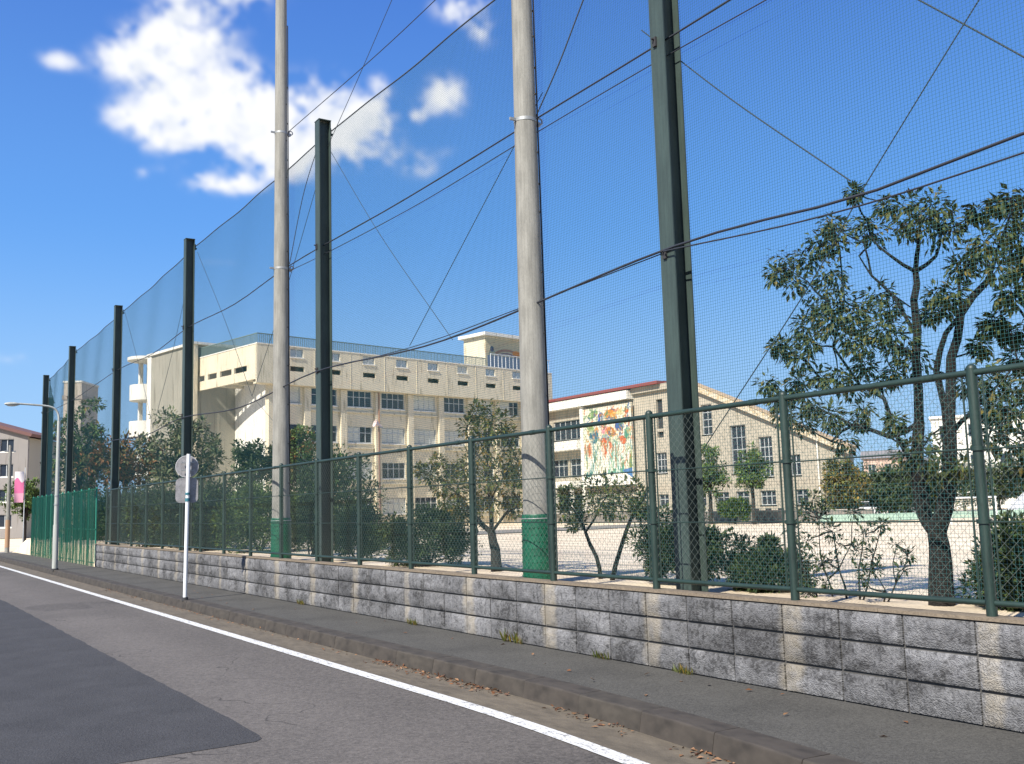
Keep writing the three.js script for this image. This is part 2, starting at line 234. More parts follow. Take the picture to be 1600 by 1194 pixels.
T.sand = texture(1024, 1024, (u, v) => { const m = fbm(u * 4, v * 4, 21, 6, 4, 4) * 1.3 - 0.15, n = vnoise(u * 380, v * 380, 2, 380, 380), t2 = fbm(u * 30, v * 30, 25, 3, 30, 30); const g = 0.84 + 0.34 * (m - 0.5) + 0.2 * (n - 0.5) + 0.3 * (t2 - 0.5); return [g, g * (0.97 + 0.05 * (m - 0.5)), g * (0.93 + 0.1 * (m - 0.5))]; });
T.bark = texture(256, 512, (u, v) => { const n = fbm(u * 24, v * 8, 5, 4, 24, 8), m = fbm(u * 6, v * 40, 7, 2, 6, 40); const g = 0.45 + 0.8 * (n - 0.5) + 0.25 * (m - 0.5); return [g, g, g]; });
T.stripes = texture(512, 512, (u, v) => { const n = fbm(u * 50, v * 4, 31, 3, 50, 4), m = fbm(u * 5, v * 6, 33, 5, 5, 6), f = fbm(u * 90, v * 90, 35, 2, 90, 90); const g = 0.8 + 0.35 * (n - 0.5) + 0.5 * (m - 0.5) + 0.2 * (f - 0.5); return [g, g, g * 0.98]; });

const M = {
  road: std([0.138, 0.125, 0.115], { map: T.road, bumpMap: scaled(T.asphaltBump, 0.9), bumpScale: 0.004, roughness: 0.92 }),
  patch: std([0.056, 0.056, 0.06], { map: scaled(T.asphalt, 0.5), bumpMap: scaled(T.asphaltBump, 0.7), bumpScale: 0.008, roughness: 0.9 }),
  walk: std([0.088, 0.086, 0.079], { map: scaled(T.asphalt, 0.4), bumpMap: scaled(T.asphaltBump, 1.1), bumpScale: 0.004, roughness: 0.95 }),
  sand: std([0.74, 0.635, 0.48], { map: scaled(T.sand, 0.12), roughness: 1 }),
  cream: std([0.71, 0.635, 0.465], { map: scaled(T.streak, 0.125, 0.25) }),
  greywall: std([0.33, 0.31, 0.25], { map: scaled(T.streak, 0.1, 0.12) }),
  white: std([0.8, 0.78, 0.7], { map: scaled(T.streak, 0.2, 0.3) }),
  gym: std([0.4, 0.36, 0.285], { map: scaled(T.streak, 0.11, 0.2) }),
  core: std([0.32, 0.3, 0.25]),
  glass: new THREE.MeshPhysicalMaterial({ color: lin(0.022, 0.028, 0.04), roughness: 0.06, specularIntensity: 0.8 }),
  glassPale: std([0.36, 0.42, 0.44], { roughness: 0.25 }),
  curtain: std([0.52, 0.53, 0.47], { roughness: 0.5 }),
  alu: std([0.5, 0.52, 0.52], { roughness: 0.45, metalness: 0.2 }),
  green: std([0.022, 0.05, 0.041], { map: scaled(T.grain, 0.8), roughness: 0.5 }),
  hbeam: std([0.042, 0.066, 0.06], { map: scaled(T.stripes, 1.6, 0.4), roughness: 0.55 }),
  mesh: std([0.1, 0.12, 0.105], { roughness: 0.5 }),
  net: std([0.02, 0.095, 0.1], { roughness: 0.7 }),
  curtainNet: std([0.02, 0.16, 0.11], { roughness: 0.7 }),
  rope: std([0.03, 0.04, 0.05], { roughness: 0.8 }),
  wire: std([0.02, 0.024, 0.035], { roughness: 0.6 }),
  concrete: std([0.27, 0.265, 0.245], { map: scaled(T.stripes, 2, 9), roughness: 0.9 }),
  wrap: std([0.008, 0.13, 0.07], { roughness: 0.45, map: scaled(T.grain, 3) }),
  steel: std([0.3, 0.31, 0.31], { roughness: 0.5, metalness: 0.4 }),
  paleSteel: std([0.55, 0.57, 0.58], { roughness: 0.5 }),
  dark: std([0.025, 0.025, 0.028]),
  bark: std([0.06, 0.05, 0.042], { map: scaled(T.bark, 2, 3), bumpMap: scaled(T.bark, 2, 3), bumpScale: 0.012, roughness: 1 }),
  barkDark: std([0.03, 0.025, 0.022], { map: scaled(T.bark, 2, 3), bumpMap: scaled(T.bark, 2, 3), bumpScale: 0.015, roughness: 1 }),
  leaf: new THREE.MeshPhysicalMaterial({ vertexColors: true, roughness: 0.55, side: THREE.DoubleSide, specularIntensity: 0.45, transmission: 0.16, thickness: 0 }),
  leafFar: new THREE.MeshStandardMaterial({ vertexColors: true, roughness: 0.75, side: THREE.DoubleSide }),
};

// ---------------------------------------------------------------- ground, road, pavement
function groundY(x, z) {
  const f = sstep(-66, -60, z);
  let y; if (x < 7.5) y = -0.05; else if (x < 7.62) y = mix(-0.05, 0.9, (x - 7.5) / 0.12); else y = mix(0.9, -0.1, sstep(8, 34, x));
  return mix(-0.05, y, f);
}
{
  const xs = [-600, -120, -40, -12, 0, 7.4, 7.5, 7.62, 8, 8.6, 9.4, 10.5, 12, 14, 16.5, 19, 22, 25, 28, 31, 34, 45, 70, 110, 200, 420, 900], zs = [120, 40, 12, 4, 0, -4, -8, -14, -22, -32, -42, -52, -60, -63, -66, -75, -95, -140, -250, -500, -900];
  const p = [], uv = [], ix = [];
  zs.forEach((z) => xs.forEach((x) => { const b = x > 8 && x < 40 ? (fbm(x * 0.4, z * 0.4, 3) - 0.5) * 0.05 : 0; p.push(x, groundY(x, z) + b, z); uv.push(x, z); }));
  for (let j = 0; j + 1 < zs.length; j++) for (let i = 0; i + 1 < xs.length; i++) { const a = j * xs.length + i, b = a + 1, c = a + xs.length, e = c + 1; ix.push(a, b, c, b, e, c); }
  const g = new THREE.BufferGeometry(); g.setAttribute('position', new THREE.Float32BufferAttribute(p, 3)); g.setAttribute('uv', new THREE.Float32BufferAttribute(uv, 2)); g.setIndex(ix); g.computeVertexNormals();
  structure('ground', g, M.sand);
}
function bend(z) { const t = Math.max(0, z + 9.5), a = Math.min(t, 6); return -0.016 * a * a - 0.19 * Math.max(0, t - 6); }   // the kerb swings out towards the viewer
function strip(x0, x1, z1) { const a = [], b = []; for (let z = 14; z > z1; z -= z > -12 ? 0.5 : 6) { a.push([x0 + bend(z), z]); b.unshift([x1 + bend(z), z]); } a.push([x0, z1]); b.unshift([x1, z1]); return [...a, ...b].reverse(); }
function sheet(pts, y) {                             // flat sheet, pts [x, z], uv in metres
  const s = new THREE.Shape(pts.map(([x, z]) => new THREE.Vector2(x, -z)));
  const g = new THREE.ShapeGeometry(s); g.rotateX(-Math.PI / 2); return g.translate(0, y, 0);
}
structure('road', sheet([[-3.4, 30], [6.06, 30], [6.06, -260], [-3.4, -260]], 0), M.road);
{
  const pts = []; const r = rng(4);
  pts.push([-1.2, -60], [-1.2, -8.9]);
  for (let x = -0.8; x <= 2.7; x += 0.35) pts.push([x, -8.9 + (r() - 0.5) * 0.05]);
  pts.push([3.02, -8.9], [3.1, -8.98], [3.13, -9.15]);
  for (let z = -9.6; z > -60; z -= 0.25) pts.push([3.14 + (r() - 0.5) * 0.03 + (z < -24 ? (z + 24) * 0.004 : 0), z]);
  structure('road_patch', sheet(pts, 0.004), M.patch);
}
{
  const gut = texture(256, 1024, (u, v) => { const n = fbm(u * 12, v * 60, 3, 4, 12, 60), m = fbm(u * 3, v * 16, 8, 4, 3, 16), k = vnoise(u * 120, v * 480, 2, 120, 480); let g = 0.75 + 0.5 * (n - 0.5) + 0.35 * (m - 0.5) + 0.15 * (k - 0.5); return [g, g * 0.93, g * 0.8]; });
  const g = sheet(strip(5.36, 6.0, -64), 0.004);
  structure('gutter', g, std([0.14, 0.125, 0.105], { map: scaled(gut, 1.5, 0.12), bumpMap: scaled(T.asphaltBump, 1.2), bumpScale: 0.003 }));
  const paint = texture(256, 1024, (u, v) => { const n = fbm(u * 20, v * 160, 3, 4, 20, 160), k = vnoise(u * 100, v * 800, 2, 100, 800); const worn = sstep(0.56, 0.7, n * 0.72 + k * 0.28); const g = 0.57 - 0.4 * worn; return [g, g, g * 0.98]; });
  const lg = sheet(strip(5.18, 5.35, -120), 0.008);
  structure('edge_line', lg, std([1, 1, 1], { map: scaled(paint, 3, 0.15), roughness: 0.7 }));
}
{ // pavement and its kerb stones
  const wp = strip(6.19, 6.2, -63).filter(([x, z]) => Math.abs(x - 6.19 - bend(z)) < 0.001); wp.sort((a, b) => b[1] - a[1]);
  structure('pavement', new THREE.ExtrudeGeometry(new THREE.Shape([...wp, [7.47, -63], [7.47, 14]].map(([x, z]) => new THREE.Vector2(x, -z))), { depth: 0.15, bevelEnabled: false }).rotateX(-Math.PI / 2).translate(0, 0.026, 0), M.walk);
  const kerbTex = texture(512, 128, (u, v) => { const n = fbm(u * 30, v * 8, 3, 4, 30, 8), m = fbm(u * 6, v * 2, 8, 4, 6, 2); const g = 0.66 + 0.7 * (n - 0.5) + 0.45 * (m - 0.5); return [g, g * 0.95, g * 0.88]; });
  const kerb = thing('kerb', 'long brown stained concrete kerb between the road gutter and the dark pavement', 'kerb');
  const prof = new THREE.Shape(); prof.moveTo(-0.15, -0.02); prof.lineTo(-0.115, 0.16); prof.quadraticCurveTo(-0.112, 0.178, -0.092, 0.181); prof.lineTo(0.15, 0.184); prof.lineTo(0.15, -0.02); prof.closePath();
  const g = new THREE.ExtrudeGeometry(prof, { depth: 0.994, bevelEnabled: false, curveSegments: 4 });
  const mats = [[0.062, 0.055, 0.048], [0.058, 0.051, 0.045], [0.066, 0.059, 0.051]].map((c, i) => { const t = scaled(kerbTex, 0.4, 0.9); t.offset.set(i * 0.31, i * 0.2); return std(c, { map: t }); });  // base tones darkened in place of shade; the map carries the dirt
  const r = rng(12);
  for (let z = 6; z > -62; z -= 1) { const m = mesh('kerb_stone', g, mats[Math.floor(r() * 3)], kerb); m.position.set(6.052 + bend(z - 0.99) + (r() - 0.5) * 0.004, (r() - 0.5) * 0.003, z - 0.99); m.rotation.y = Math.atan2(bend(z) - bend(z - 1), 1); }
}
structure('far_pavement', bb(-14, -3.4, -0.04, 0.15, -120, 30), M.walk);
structure('side_street', sheet([[6.06, -63.5], [90, -63.5], [90, -72], [6.06, -72]], -0.02), std([0.3, 0.28, 0.25], { map: scaled(T.asphalt, 0.3) }));

// ---------------------------------------------------------------- block wall
const POST0 = -2.72, WALL_END = -40.4;
{
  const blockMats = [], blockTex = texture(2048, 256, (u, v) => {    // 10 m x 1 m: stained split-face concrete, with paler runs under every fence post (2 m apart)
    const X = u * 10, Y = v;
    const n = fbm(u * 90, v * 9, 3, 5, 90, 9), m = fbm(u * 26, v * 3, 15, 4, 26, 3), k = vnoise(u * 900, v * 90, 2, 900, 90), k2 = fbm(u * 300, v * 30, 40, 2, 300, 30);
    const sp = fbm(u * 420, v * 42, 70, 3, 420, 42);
    let g = 0.175 + 0.1 * (n - 0.5) + 0.16 * (k2 - 0.5) + 0.12 * (sp - 0.5) + 0.05 * (k - 0.5);  // base grey kept low to stand in for shade over the wall
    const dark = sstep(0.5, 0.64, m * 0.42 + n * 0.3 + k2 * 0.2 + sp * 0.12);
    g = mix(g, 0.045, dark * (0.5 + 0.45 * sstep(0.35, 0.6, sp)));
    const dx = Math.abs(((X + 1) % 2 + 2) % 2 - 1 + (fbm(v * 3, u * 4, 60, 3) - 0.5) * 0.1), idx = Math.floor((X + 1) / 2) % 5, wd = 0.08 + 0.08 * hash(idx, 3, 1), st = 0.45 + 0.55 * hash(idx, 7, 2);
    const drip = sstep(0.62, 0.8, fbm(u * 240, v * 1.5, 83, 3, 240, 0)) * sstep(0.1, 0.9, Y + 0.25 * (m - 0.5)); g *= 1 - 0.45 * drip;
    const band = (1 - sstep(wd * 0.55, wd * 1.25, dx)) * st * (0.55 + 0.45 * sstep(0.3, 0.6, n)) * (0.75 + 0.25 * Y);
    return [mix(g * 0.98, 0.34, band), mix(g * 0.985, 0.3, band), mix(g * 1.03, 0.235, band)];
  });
  const wall = thing('block_wall', 'low retaining wall of grey stained split-face concrete blocks beside the pavement', 'wall');
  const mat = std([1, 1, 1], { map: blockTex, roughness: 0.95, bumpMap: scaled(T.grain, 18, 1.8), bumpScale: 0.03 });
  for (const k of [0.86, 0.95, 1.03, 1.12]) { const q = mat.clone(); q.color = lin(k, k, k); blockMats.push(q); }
  const r = rng(91), h = 0.274, w = 2 / 3;
  for (let c = 0; c < 3; c++) for (let i = -2; i < 57; i++) {
    const z1 = POST0 - 0.1 - i * w, z0 = z1 - w, y0 = 0.17 + c * h;
    if (z0 < WALL_END - 0.3) continue;
    const g = new THREE.BoxGeometry(0.14, h - 0.028, w - 0.019, 1, 5, 12); g.translate(7.54, y0 + h / 2, (z0 + z1) / 2);
    const p = g.attributes.position, uv = g.attributes.uv, lean = (r() - 0.5) * 0.008;
    for (let k = 0; k < p.count; k++) {
      const x = p.getX(k), y = p.getY(k), z = p.getZ(k);
      if (x < 7.5) { const e = Math.min(y - y0 - 0.014, y0 + h - 0.014 - y, z - z0 - 0.0095, z1 - 0.0095 - z), rough = (fbm(z * 11, y * 13, 5, 3) - 0.35) * 0.05; p.setX(k, 7.47 + lean + (e < 0.004 ? 0.012 : -rough)); }
      uv.setXY(k, (z - POST0) / 10 + 10, (y - 0.17) / 0.83);
    }
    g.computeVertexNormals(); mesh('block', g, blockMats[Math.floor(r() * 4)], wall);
  }
  mesh('backing', bb(7.505, 7.62, 0.1, 0.99, WALL_END, 0.8), std([0.06, 0.058, 0.055]), wall);
  const cap = std([0.25, 0.2, 0.145], { map: scaled(T.grain, 1.3) });
  for (let i = -1; i < 19; i++) { const z1 = POST0 - 1 - i * 2; mesh('coping', bb(7.468, 7.665, 0.993, 1.022 + (i % 3) * 0.002, Math.max(z1 - 1.996, WALL_END), z1), cap, wall); }
}

// ---------------------------------------------------------------- chain-link fence on the wall
{
  const fence = thing('chain_link_fence', 'dark green chain-link fence with pipe rails standing on the block wall', 'fence');
  const FX = 7.57, y0 = 1.12, y1 = 2.95, P = 0.098, L = 2;
  const t = new Tris();                              // one bay of woven wire, z from 0 to -L
  for (let c = -Math.ceil((y1 - y0) / P) * P; c < L; c += P) for (const s of [0, 1]) {
    const u0 = Math.max(0, c), u1 = Math.min(L, c + (y1 - y0)); if (u1 - u0 < 0.03) continue;
    const q = (u) => [FX + (s ? 0.0025 : -0.0025), s ? y0 + (u - c) : y1 - (u - c), -u];
    t.strand([q(u0), q(u1)], 0.0015);
  }
  const bay = t.geo(), post = cyl(0.043, 0.043, 2.0, FX, 1.0, 0, 12), capg = new THREE.SphereGeometry(0.045, 10, 6).translate(FX, 3.0, 0);
  const rings = [cyl(0.056, 0.056, 0.035, FX, 1.75, 0, 12), cyl(0.056, 0.056, 0.035, FX, 2.335, 0, 12)];
  const bars = [rod([FX, y0, 0.09], [FX, y1, 0.09], 0.009), rod([FX, y0, -0.09], [FX, y1, -0.09], 0.009)];
  const top = rod([FX, 2.97, -0.001], [FX, 2.97, -1.999], 0.028, 0.028, 10), low = rod([FX, 1.125, -0.04], [FX, 1.125, -1.96], 0.024, 0.024, 8);
  const w1 = rod([FX, 1.77, 0], [FX, 1.762, -2], 0.007), w2 = rod([FX, 2.35, 0], [FX, 2.343, -2], 0.007), sleeve = rod([FX, 2.97, -0.34], [FX, 2.97, -0.45], 0.033, 0.033, 10);
  for (let k = 0; k < 20; k++) {
    const z = POST0 - 2 * k + 2;
    const p = mesh('post', post, M.green, fence); p.position.z = z; mesh('post_cap', capg, M.green, p); for (const g of rings) mesh('clamp_ring', g, M.green, p); for (const g of bars) mesh('tension_bar', g, M.green, p);
    if (k === 19) break;
    for (const [n, g, m] of [['top_rail', top, M.green], ['rail_sleeve', sleeve, M.green], ['bottom_rail', low, M.green], ['tension_wire', w1, M.green], ['tension_wire', w2, M.green]]) mesh(n, g, m, fence).position.z = z;
    const b = mesh('chain_link_mesh', bay, M.mesh, fence); b.position.z = z; b.userData.kind = 'stuff';
  }
}

// ---------------------------------------------------------------- net posts, nets, concrete poles, cables
const POLES = [[8.2, 2.2, 10.5], [8.2, -8.82, 10.45], [8.2, -19.85, 10.5], [8.2, -30.5, 10.42], [8.2, -40.6, 10.2], [8.2, -50.7, 10.1], [8.2, -58.6, 9.7], [9.0, -62.4, 8.9]];
{
  const spots = ['beyond the right edge of the view', 'nearest one, left of the leafy tree', 'between the two round concrete poles', 'behind the round signs on the white pole', 'where the block wall ends', 'right of the street lamp', 'second last before the corner of the netting', 'shortest and farthest, at the corner of the netting'];
  POLES.forEach(([x, z, top], i) => {
    const o = thing('net_post', 'tall dark green steel net post, ' + spots[i], 'post', 'steel posts carrying the ball net', [x, 0.75, z]);
    const h = top - 0.75, w = 0.125;
    mesh('flange', bb(-w - 0.012, -w + 0.006, 0, h, -w, w), M.hbeam, o); mesh('flange', bb(w - 0.006, w + 0.012, 0, h, -w, w), M.hbeam, o); mesh('web', bb(-w + 0.006, w - 0.006, 0, h - 0.01, -0.007, 0.007), M.hbeam, o);
    mesh('post_cap', bb(-w - 0.02, w + 0.02, h, h + 0.015, -w - 0.008, w + 0.008), M.hbeam, o);
    mesh('base_plate', bb(-0.24, 0.24, 0.1, 0.13, -0.22, 0.22), M.hbeam, o);
    for (const y of [4.25, 6.95]) if (y < h) mesh('cable_bracket', merge([bb(-w - 0.04, -w - 0.012, y - 0.09, y + 0.03, -0.06, 0.0), rod([-w - 0.08, y, -0.03], [-w, y, -0.03], 0.012)]), M.dark, o);
    mesh('net_hook', merge([bb(w + 0.012, w + 0.1, h - 0.28, h - 0.24, -0.03, 0.03), rod([w + 0.06, h - 0.3, 0], [w + 0.06, h - 0.12, 0], 0.014)]), M.dark, o);
  });
  const NX = 8.37, cell = 0.0375;
  const names = ['nearest panel, hanging in front of the leafy tree', 'panel between the nearest green post and the next', 'panel in front of the white end of the school', 'panel left of the signs on the white pole', 'panel right of the street lamp', 'panel before the last full-height green post', 'farthest short panel at the corner'];
  for (let i = 0; i + 1 < POLES.length; i++) {
    const [xa, za, ta] = POLES[i], [xb, zb, tb] = POLES[i + 1], o = thing('ball_net', 'fine green ball-stop net, ' + names[i], 'net', 'ball-stop net panels');
    const L = Math.hypot(xb - xa, zb - za), sag = (s) => 0.05 * 4 * s * (1 - s), topY = (s) => mix(ta, tb, s) - 0.2 - sag(s), at = (s, y) => [mix(xa, xb, s) + (NX - 8.2) + 0.022 * Math.sin(s * 17 + y * 0.8 + i) * Math.sin(Math.PI * s), y, mix(za, zb, s)];
    const t = new Tris(), far = i > 3 ? 1.5 : 1, n = Math.round(L / (cell * far)), b0 = 1.05;
    for (let k = 0; k <= n; k++) { const s = k / n, y1 = topY(s), pts = []; for (let q = 0; q <= 6; q++) pts.push(at(s, mix(b0, y1, q / 6))); t.strand(pts, 0.0016 * far); }
    const rows = Math.round((Math.max(ta, tb) - b0) / (cell * far));
    for (let k = 0; k < rows; k++) {
      const f = k / rows, pts = [];
      for (let q = 0; q <= 14; q++) { const s = q / 14; pts.push(at(s, mix(b0, topY(s), f))); }
      t.strand(pts, 0.0016 * far);
    }
    const m = mesh('net_mesh', t.geo(), M.net, o); m.userData.kind = 'stuff';
    const rope = []; for (let q = 0; q <= 16; q++) rope.push(at(q / 16, topY(q / 16)));
    mesh('head_rope', tube(rope, 0.014, 40, 5), M.rope, o);
    const low = []; for (let q = 0; q <= 8; q++) low.push(at(q / 8, b0)); mesh('foot_rope', tube(low, 0.01, 16, 5), M.rope, o);
    if (i < 2) {
      for (const l of i ? [[[9.95, -20], [7.4, -17.5], [4.85, -14.7]], [[8.2, -11.8], [7.6, -12.65], [4.99, -16.3]]] : [[[8.2, -9.5], [6.7, -8], [5.22, -6.4]], [[5.1, -6.25], [6.35, -5], [8, -3.3]], [[5.1, -6.25], [4.22, -7.04], [2.6, -8.75]], [[7.2, -5.9], [5.77, -4.49], [4, -2.8]]]) mesh('brace_rope', tube(l.map(([y, z]) => [8.42, y, z]), 0.008, 16, 4), M.rope, o);
    } else if (i < 4) {                                     // lacing ropes crossing the panel
      const A = (s, y) => { const p = at(s, y); p[0] += 0.02; return p; };
      mesh('brace_rope', tube([A(0.02, 10), A(0.25, 7.4), A(0.5, 5)], 0.007, 20, 4), M.rope, o);
      mesh('brace_rope', tube([A(0.98, 10), A(0.72, 7.4), A(0.5, 5)], 0.007, 20, 4), M.rope, o);
      mesh('brace_rope', tube([A(0.5, 5), A(0.25, 3.7), A(0.02, 2.4)], 0.006, 20, 4), M.rope, o);
    }
  }
}
{
  const hole = std([0.05, 0.05, 0.05]);
  const poles = [[8.05, -11.75, 'round grey concrete pole with green wrap, in the middle of the view'], [8.05, -22.05, 'round grey concrete pole with green wrap, left of the second green post']];
  for (const [x, z, label] of poles) {
    const o = thing('concrete_pole', label, 'pole', 'concrete poles', [x, 0.75, z]);
    mesh('shaft', new THREE.LatheGeometry([[0.001, 0], [0.215, 0], [0.19, 3], [0.172, 6], [0.15, 9.5], [0.12, 17], [0.001, 17]].map((p) => new THREE.Vector2(...p)), 28), M.concrete, o);
    const wrapPts = [[0.222, 0], [0.232, 0.03], [0.23, 0.6], [0.226, 1.1], [0.216, 1.12]];
    const wr = mesh('green_wrap', new THREE.LatheGeometry(wrapPts.map((p) => new THREE.Vector2(...p)), 28), M.wrap, o);
    const dots = []; for (let r = 0; r < 11; r++) for (let a = 0; a < 22; a++) { const th = (a + (r % 2) / 2) / 22 * 6.283; dots.push(new THREE.SphereGeometry(0.011, 5, 3).translate(Math.cos(th) * 0.232, 0.08 + r * 0.095, Math.sin(th) * 0.232)); }
    mesh('wrap_studs', merge(dots), M.wrap, wr);
    mesh('wrap_strap', new THREE.TorusGeometry(0.224, 0.008, 5, 28).rotateX(Math.PI / 2).translate(0, 1.06, 0), M.steel, wr);
    for (let k = 0; k < 22; k++) { const y = 1.9 + k * 0.45, th = (k % 2 ? 0.35 : 0.95), r = mix(0.205, 0.14, y / 12.5); mesh('step_hole', cyl(0.018, 0.018, 0.03, 0, -0.015, 0, 8).rotateZ(Math.PI / 2).translate(r - 0.006, 0, 0).rotateY(-th + Math.PI * 0.0).translate(0, y, 0), hole, o); }
    for (const y of [6.9, 10.2]) {
      const r = mix(0.21, 0.13, y / 12.5) + 0.006, b = mesh('steel_band', new THREE.CylinderGeometry(r, r + 0.001, 0.05, 24).translate(0, y, 0), M.steel, o);
      mesh('band_bolt', merge([bb(r - 0.01, r + 0.09, y - 0.03, y + 0.03, -0.02, 0.02), rod([r + 0.05, y - 0.05, 0], [r + 0.05, y + 0.06, 0], 0.014), bb(-r - 0.1, -r + 0.01, y - 0.02, y + 0.02, -0.015, 0.015)]), M.steel, b);
      mesh('shackle', new THREE.TorusGeometry(0.045, 0.013, 6, 14).translate(r + 0.09, y + 0.05, 0), M.steel, b);
    }
    mesh('conduit', merge([rod([0.16, 1.6, 0.13], [0.13, 12.9, 0.09], 0.012, 0.012, 6)]), M.dark, o);
  }
  const span = (label, x, pts, r) => meta(mesh(numbered('overhead_cable'), tube(pts.map(([y, z]) => [x, y, z]), r, 60, 5), M.wire), label, 'cable', 'cables strung along the posts');
  span('highest cable, running from the left concrete pole up past the nearer one', 8.2, [[10.99, -22], [10.92, -16.8], [11, -11.8], [10.95, -4], [11, 2]], 0.009);
  span('thick black cable at mid height through the concrete pole band', 8.2, [[7.62, -58], [7.5, -50], [7.66, -40.6], [7.5, -35], [7.68, -30.5], [7.56, -26], [7.72, -21.8], [7.66, -16], [7.7, -11.75], [7.72, -8.8], [7.8, -4], [7.9, 2.2]], 0.013);
  span('thin cable just below the mid height one', 8.22, [[7.6, -21.9], [7.52, -19.8], [7.44, -15.5], [7.5, -11.7], [7.52, -8.8], [7.48, -4], [7.6, 2.2]], 0.008);
  span('low thick cable tied to the nearest green post', 8.04, [[4.92, -40.6], [4.72, -35], [4.9, -30.5], [4.68, -25], [4.95, -19.85], [4.76, -14.5], [5.02, -8.8], [4.9, -6], [4.98, -4], [5.05, 2]], 0.016);
  span('lowest thin cable sagging to the right of the nearest green post', 8.0, [[4.99, -8.82], [4.8, -6.4], [4.8, -4], [4.95, 2.2]], 0.01);
  span('slack cable above the low one, ending at the nearest green post', 8.08, [[4.97, -19.85], [4.83, -15.4], [4.9, -12], [5.0, -8.84]], 0.008);
  const guy = (label, pts, r) => meta(mesh(numbered('guy_rope'), tube(pts, r, 16, 4), M.rope), label, 'rope', 'guy ropes at the net posts');
  guy('chain-like guy rising from the steel band of the middle concrete pole', [[8.2, 7.72, -11.7], [8.26, 8.4, -11.1], [8.32, 9.3, -10.4], [8.35, 10.2, -9.5]], 0.012);
  guy('thin guy dropping from the second green post to the left concrete pole', [[8.2, 10.15, -20], [8.2, 9.2, -21], [8.2, 7.75, -21.9]], 0.009);
  guy('thin dark line rising from the top of the second green post', [[8.3, 9.9, -19.9], [8.3, 11, -18], [8.3, 12.6, -15.4]], 0.007);
}

// ---------------------------------------------------------------- green netting screen past the end of the wall
{
  const o = thing('netting_screen', 'bright green netting screen on thin posts past the end of the wall', 'screen');
  const path = []; for (let z = WALL_END - 0.25; z > -57; z -= 0.5) path.push([7.5, z]); for (let a = 0; a <= 90; a += 9) path.push([9.5 - 2 * Math.cos(a * D2R), -57 - 2 * Math.sin(a * D2R)]); for (let x = 10; x < 24; x += 0.6) path.push([x, -59]);
  const cum = [0]; for (let i = 1; i < path.length; i++) cum.push(cum[i - 1] + Math.hypot(path[i][0] - path[i - 1][0], path[i][1] - path[i - 1][1]));
  const total = cum[cum.length - 1], at = (s, y) => { let i = 1; while (i < path.length - 1 && cum[i] < s) i++; const f = (s - cum[i - 1]) / (cum[i] - cum[i - 1]), w = 0.012 * Math.sin(s * 5.1) + 0.008 * Math.sin(s * 13); return [mix(path[i - 1][0], path[i][0], f) + w, y, mix(path[i - 1][1], path[i][1], f) + w]; };
  const t = new Tris();
  for (let s = 0; s < total; s += 0.025) t.strand([at(s, 0.1), at(s, 1.7), at(s, 3.08)], 0.0026);
  for (let y = 0.1; y < 3.1; y += 0.025) { const pts = []; for (let s = 0; s < total; s += 0.4) pts.push(at(s, y)); t.strand(pts, 0.0026); }
  mesh('netting', t.geo(), M.curtainNet, o).userData.kind = 'stuff';
  for (let s = 0.1; s < total; s += 1.5) { const p = at(s, 0); mesh('post', cyl(0.032, 0.032, 3.1, p[0] + 0.06, 0.05, p[2] + 0.03, 8), std([0.03, 0.24, 0.17]), o); }
  for (const y of [0.3, 1.55, 3.06]) { const pts = []; for (let s = 0; s < total; s += 0.8) { const p = at(s, y); pts.push([p[0] + 0.05, y, p[2]]); } mesh('rail', tube(pts, 0.018, 90, 5), M.curtainNet, o); }
}

// ---------------------------------------------------------------- round signs on a pole, street lamp
{
  const o = thing('bus_stop_sign', 'slim white pole with a grey round plate above a rounded one at the kerb', 'sign', undefined, [5.98, 0.17, -22.27]);
  const w = std([0.68, 0.7, 0.72], { roughness: 0.4 });
  const shaft = mesh('pole', merge([rod([0, 0, 0], [0.02, 3.15, 0.09], 0.042, 0.04, 14)]), w, o);
  mesh('pole_base', cyl(0.075, 0.06, 0.07, 0, 0, 0, 14), M.dark, o);
  mesh('clamp_band', merge([cyl(0.052, 0.052, 0.07, 0.015, 2.12, 0.06, 14), cyl(0.05, 0.05, 0.05, 0.015, 2.26, 0.063, 14)]), std([0.03, 0.14, 0.18]), shaft);
  const plate = (y) => { const d = new THREE.CylinderGeometry(0.235, 0.235, 0.012, 32).rotateX(Math.PI / 2).rotateY(-0.25).translate(0.02, y, -0.02); const m = mesh('sign_plate', d, std([0.36, 0.355, 0.37], { roughness: 0.6, map: scaled(T.grain, 2) }), o); mesh('rim', new THREE.TorusGeometry(0.235, 0.009, 6, 32).rotateY(-0.25).translate(0.02, y, -0.02), std([0.4, 0.4, 0.41]), m); mesh('bracket', merge([bb(-0.12, 0.16, y + 0.07, y + 0.1, 0.01, 0.03), bb(-0.12, 0.16, y - 0.1, y - 0.07, 0.01, 0.03)]), M.steel, m); };
  plate(2.88);
  const rr = new THREE.Shape(); const w2 = 0.235, h2 = 0.27, q = 0.12; rr.moveTo(-w2 + q, -h2); rr.lineTo(w2 - q, -h2); rr.quadraticCurveTo(w2, -h2, w2, -h2 + q); rr.lineTo(w2, h2 - q); rr.quadraticCurveTo(w2, h2, w2 - q, h2); rr.lineTo(-w2 + q, h2); rr.quadraticCurveTo(-w2, h2, -w2, h2 - q); rr.lineTo(-w2, -h2 + q); rr.quadraticCurveTo(-w2, -h2, -w2 + q, -h2);
  mesh('timetable_plate', new THREE.ExtrudeGeometry(rr, { depth: 0.012, bevelEnabled: false }).rotateY(-0.25).translate(0.02, 2.36, -0.02), std([0.36, 0.355, 0.37], { roughness: 0.6, map: scaled(T.grain, 2) }), o);
}
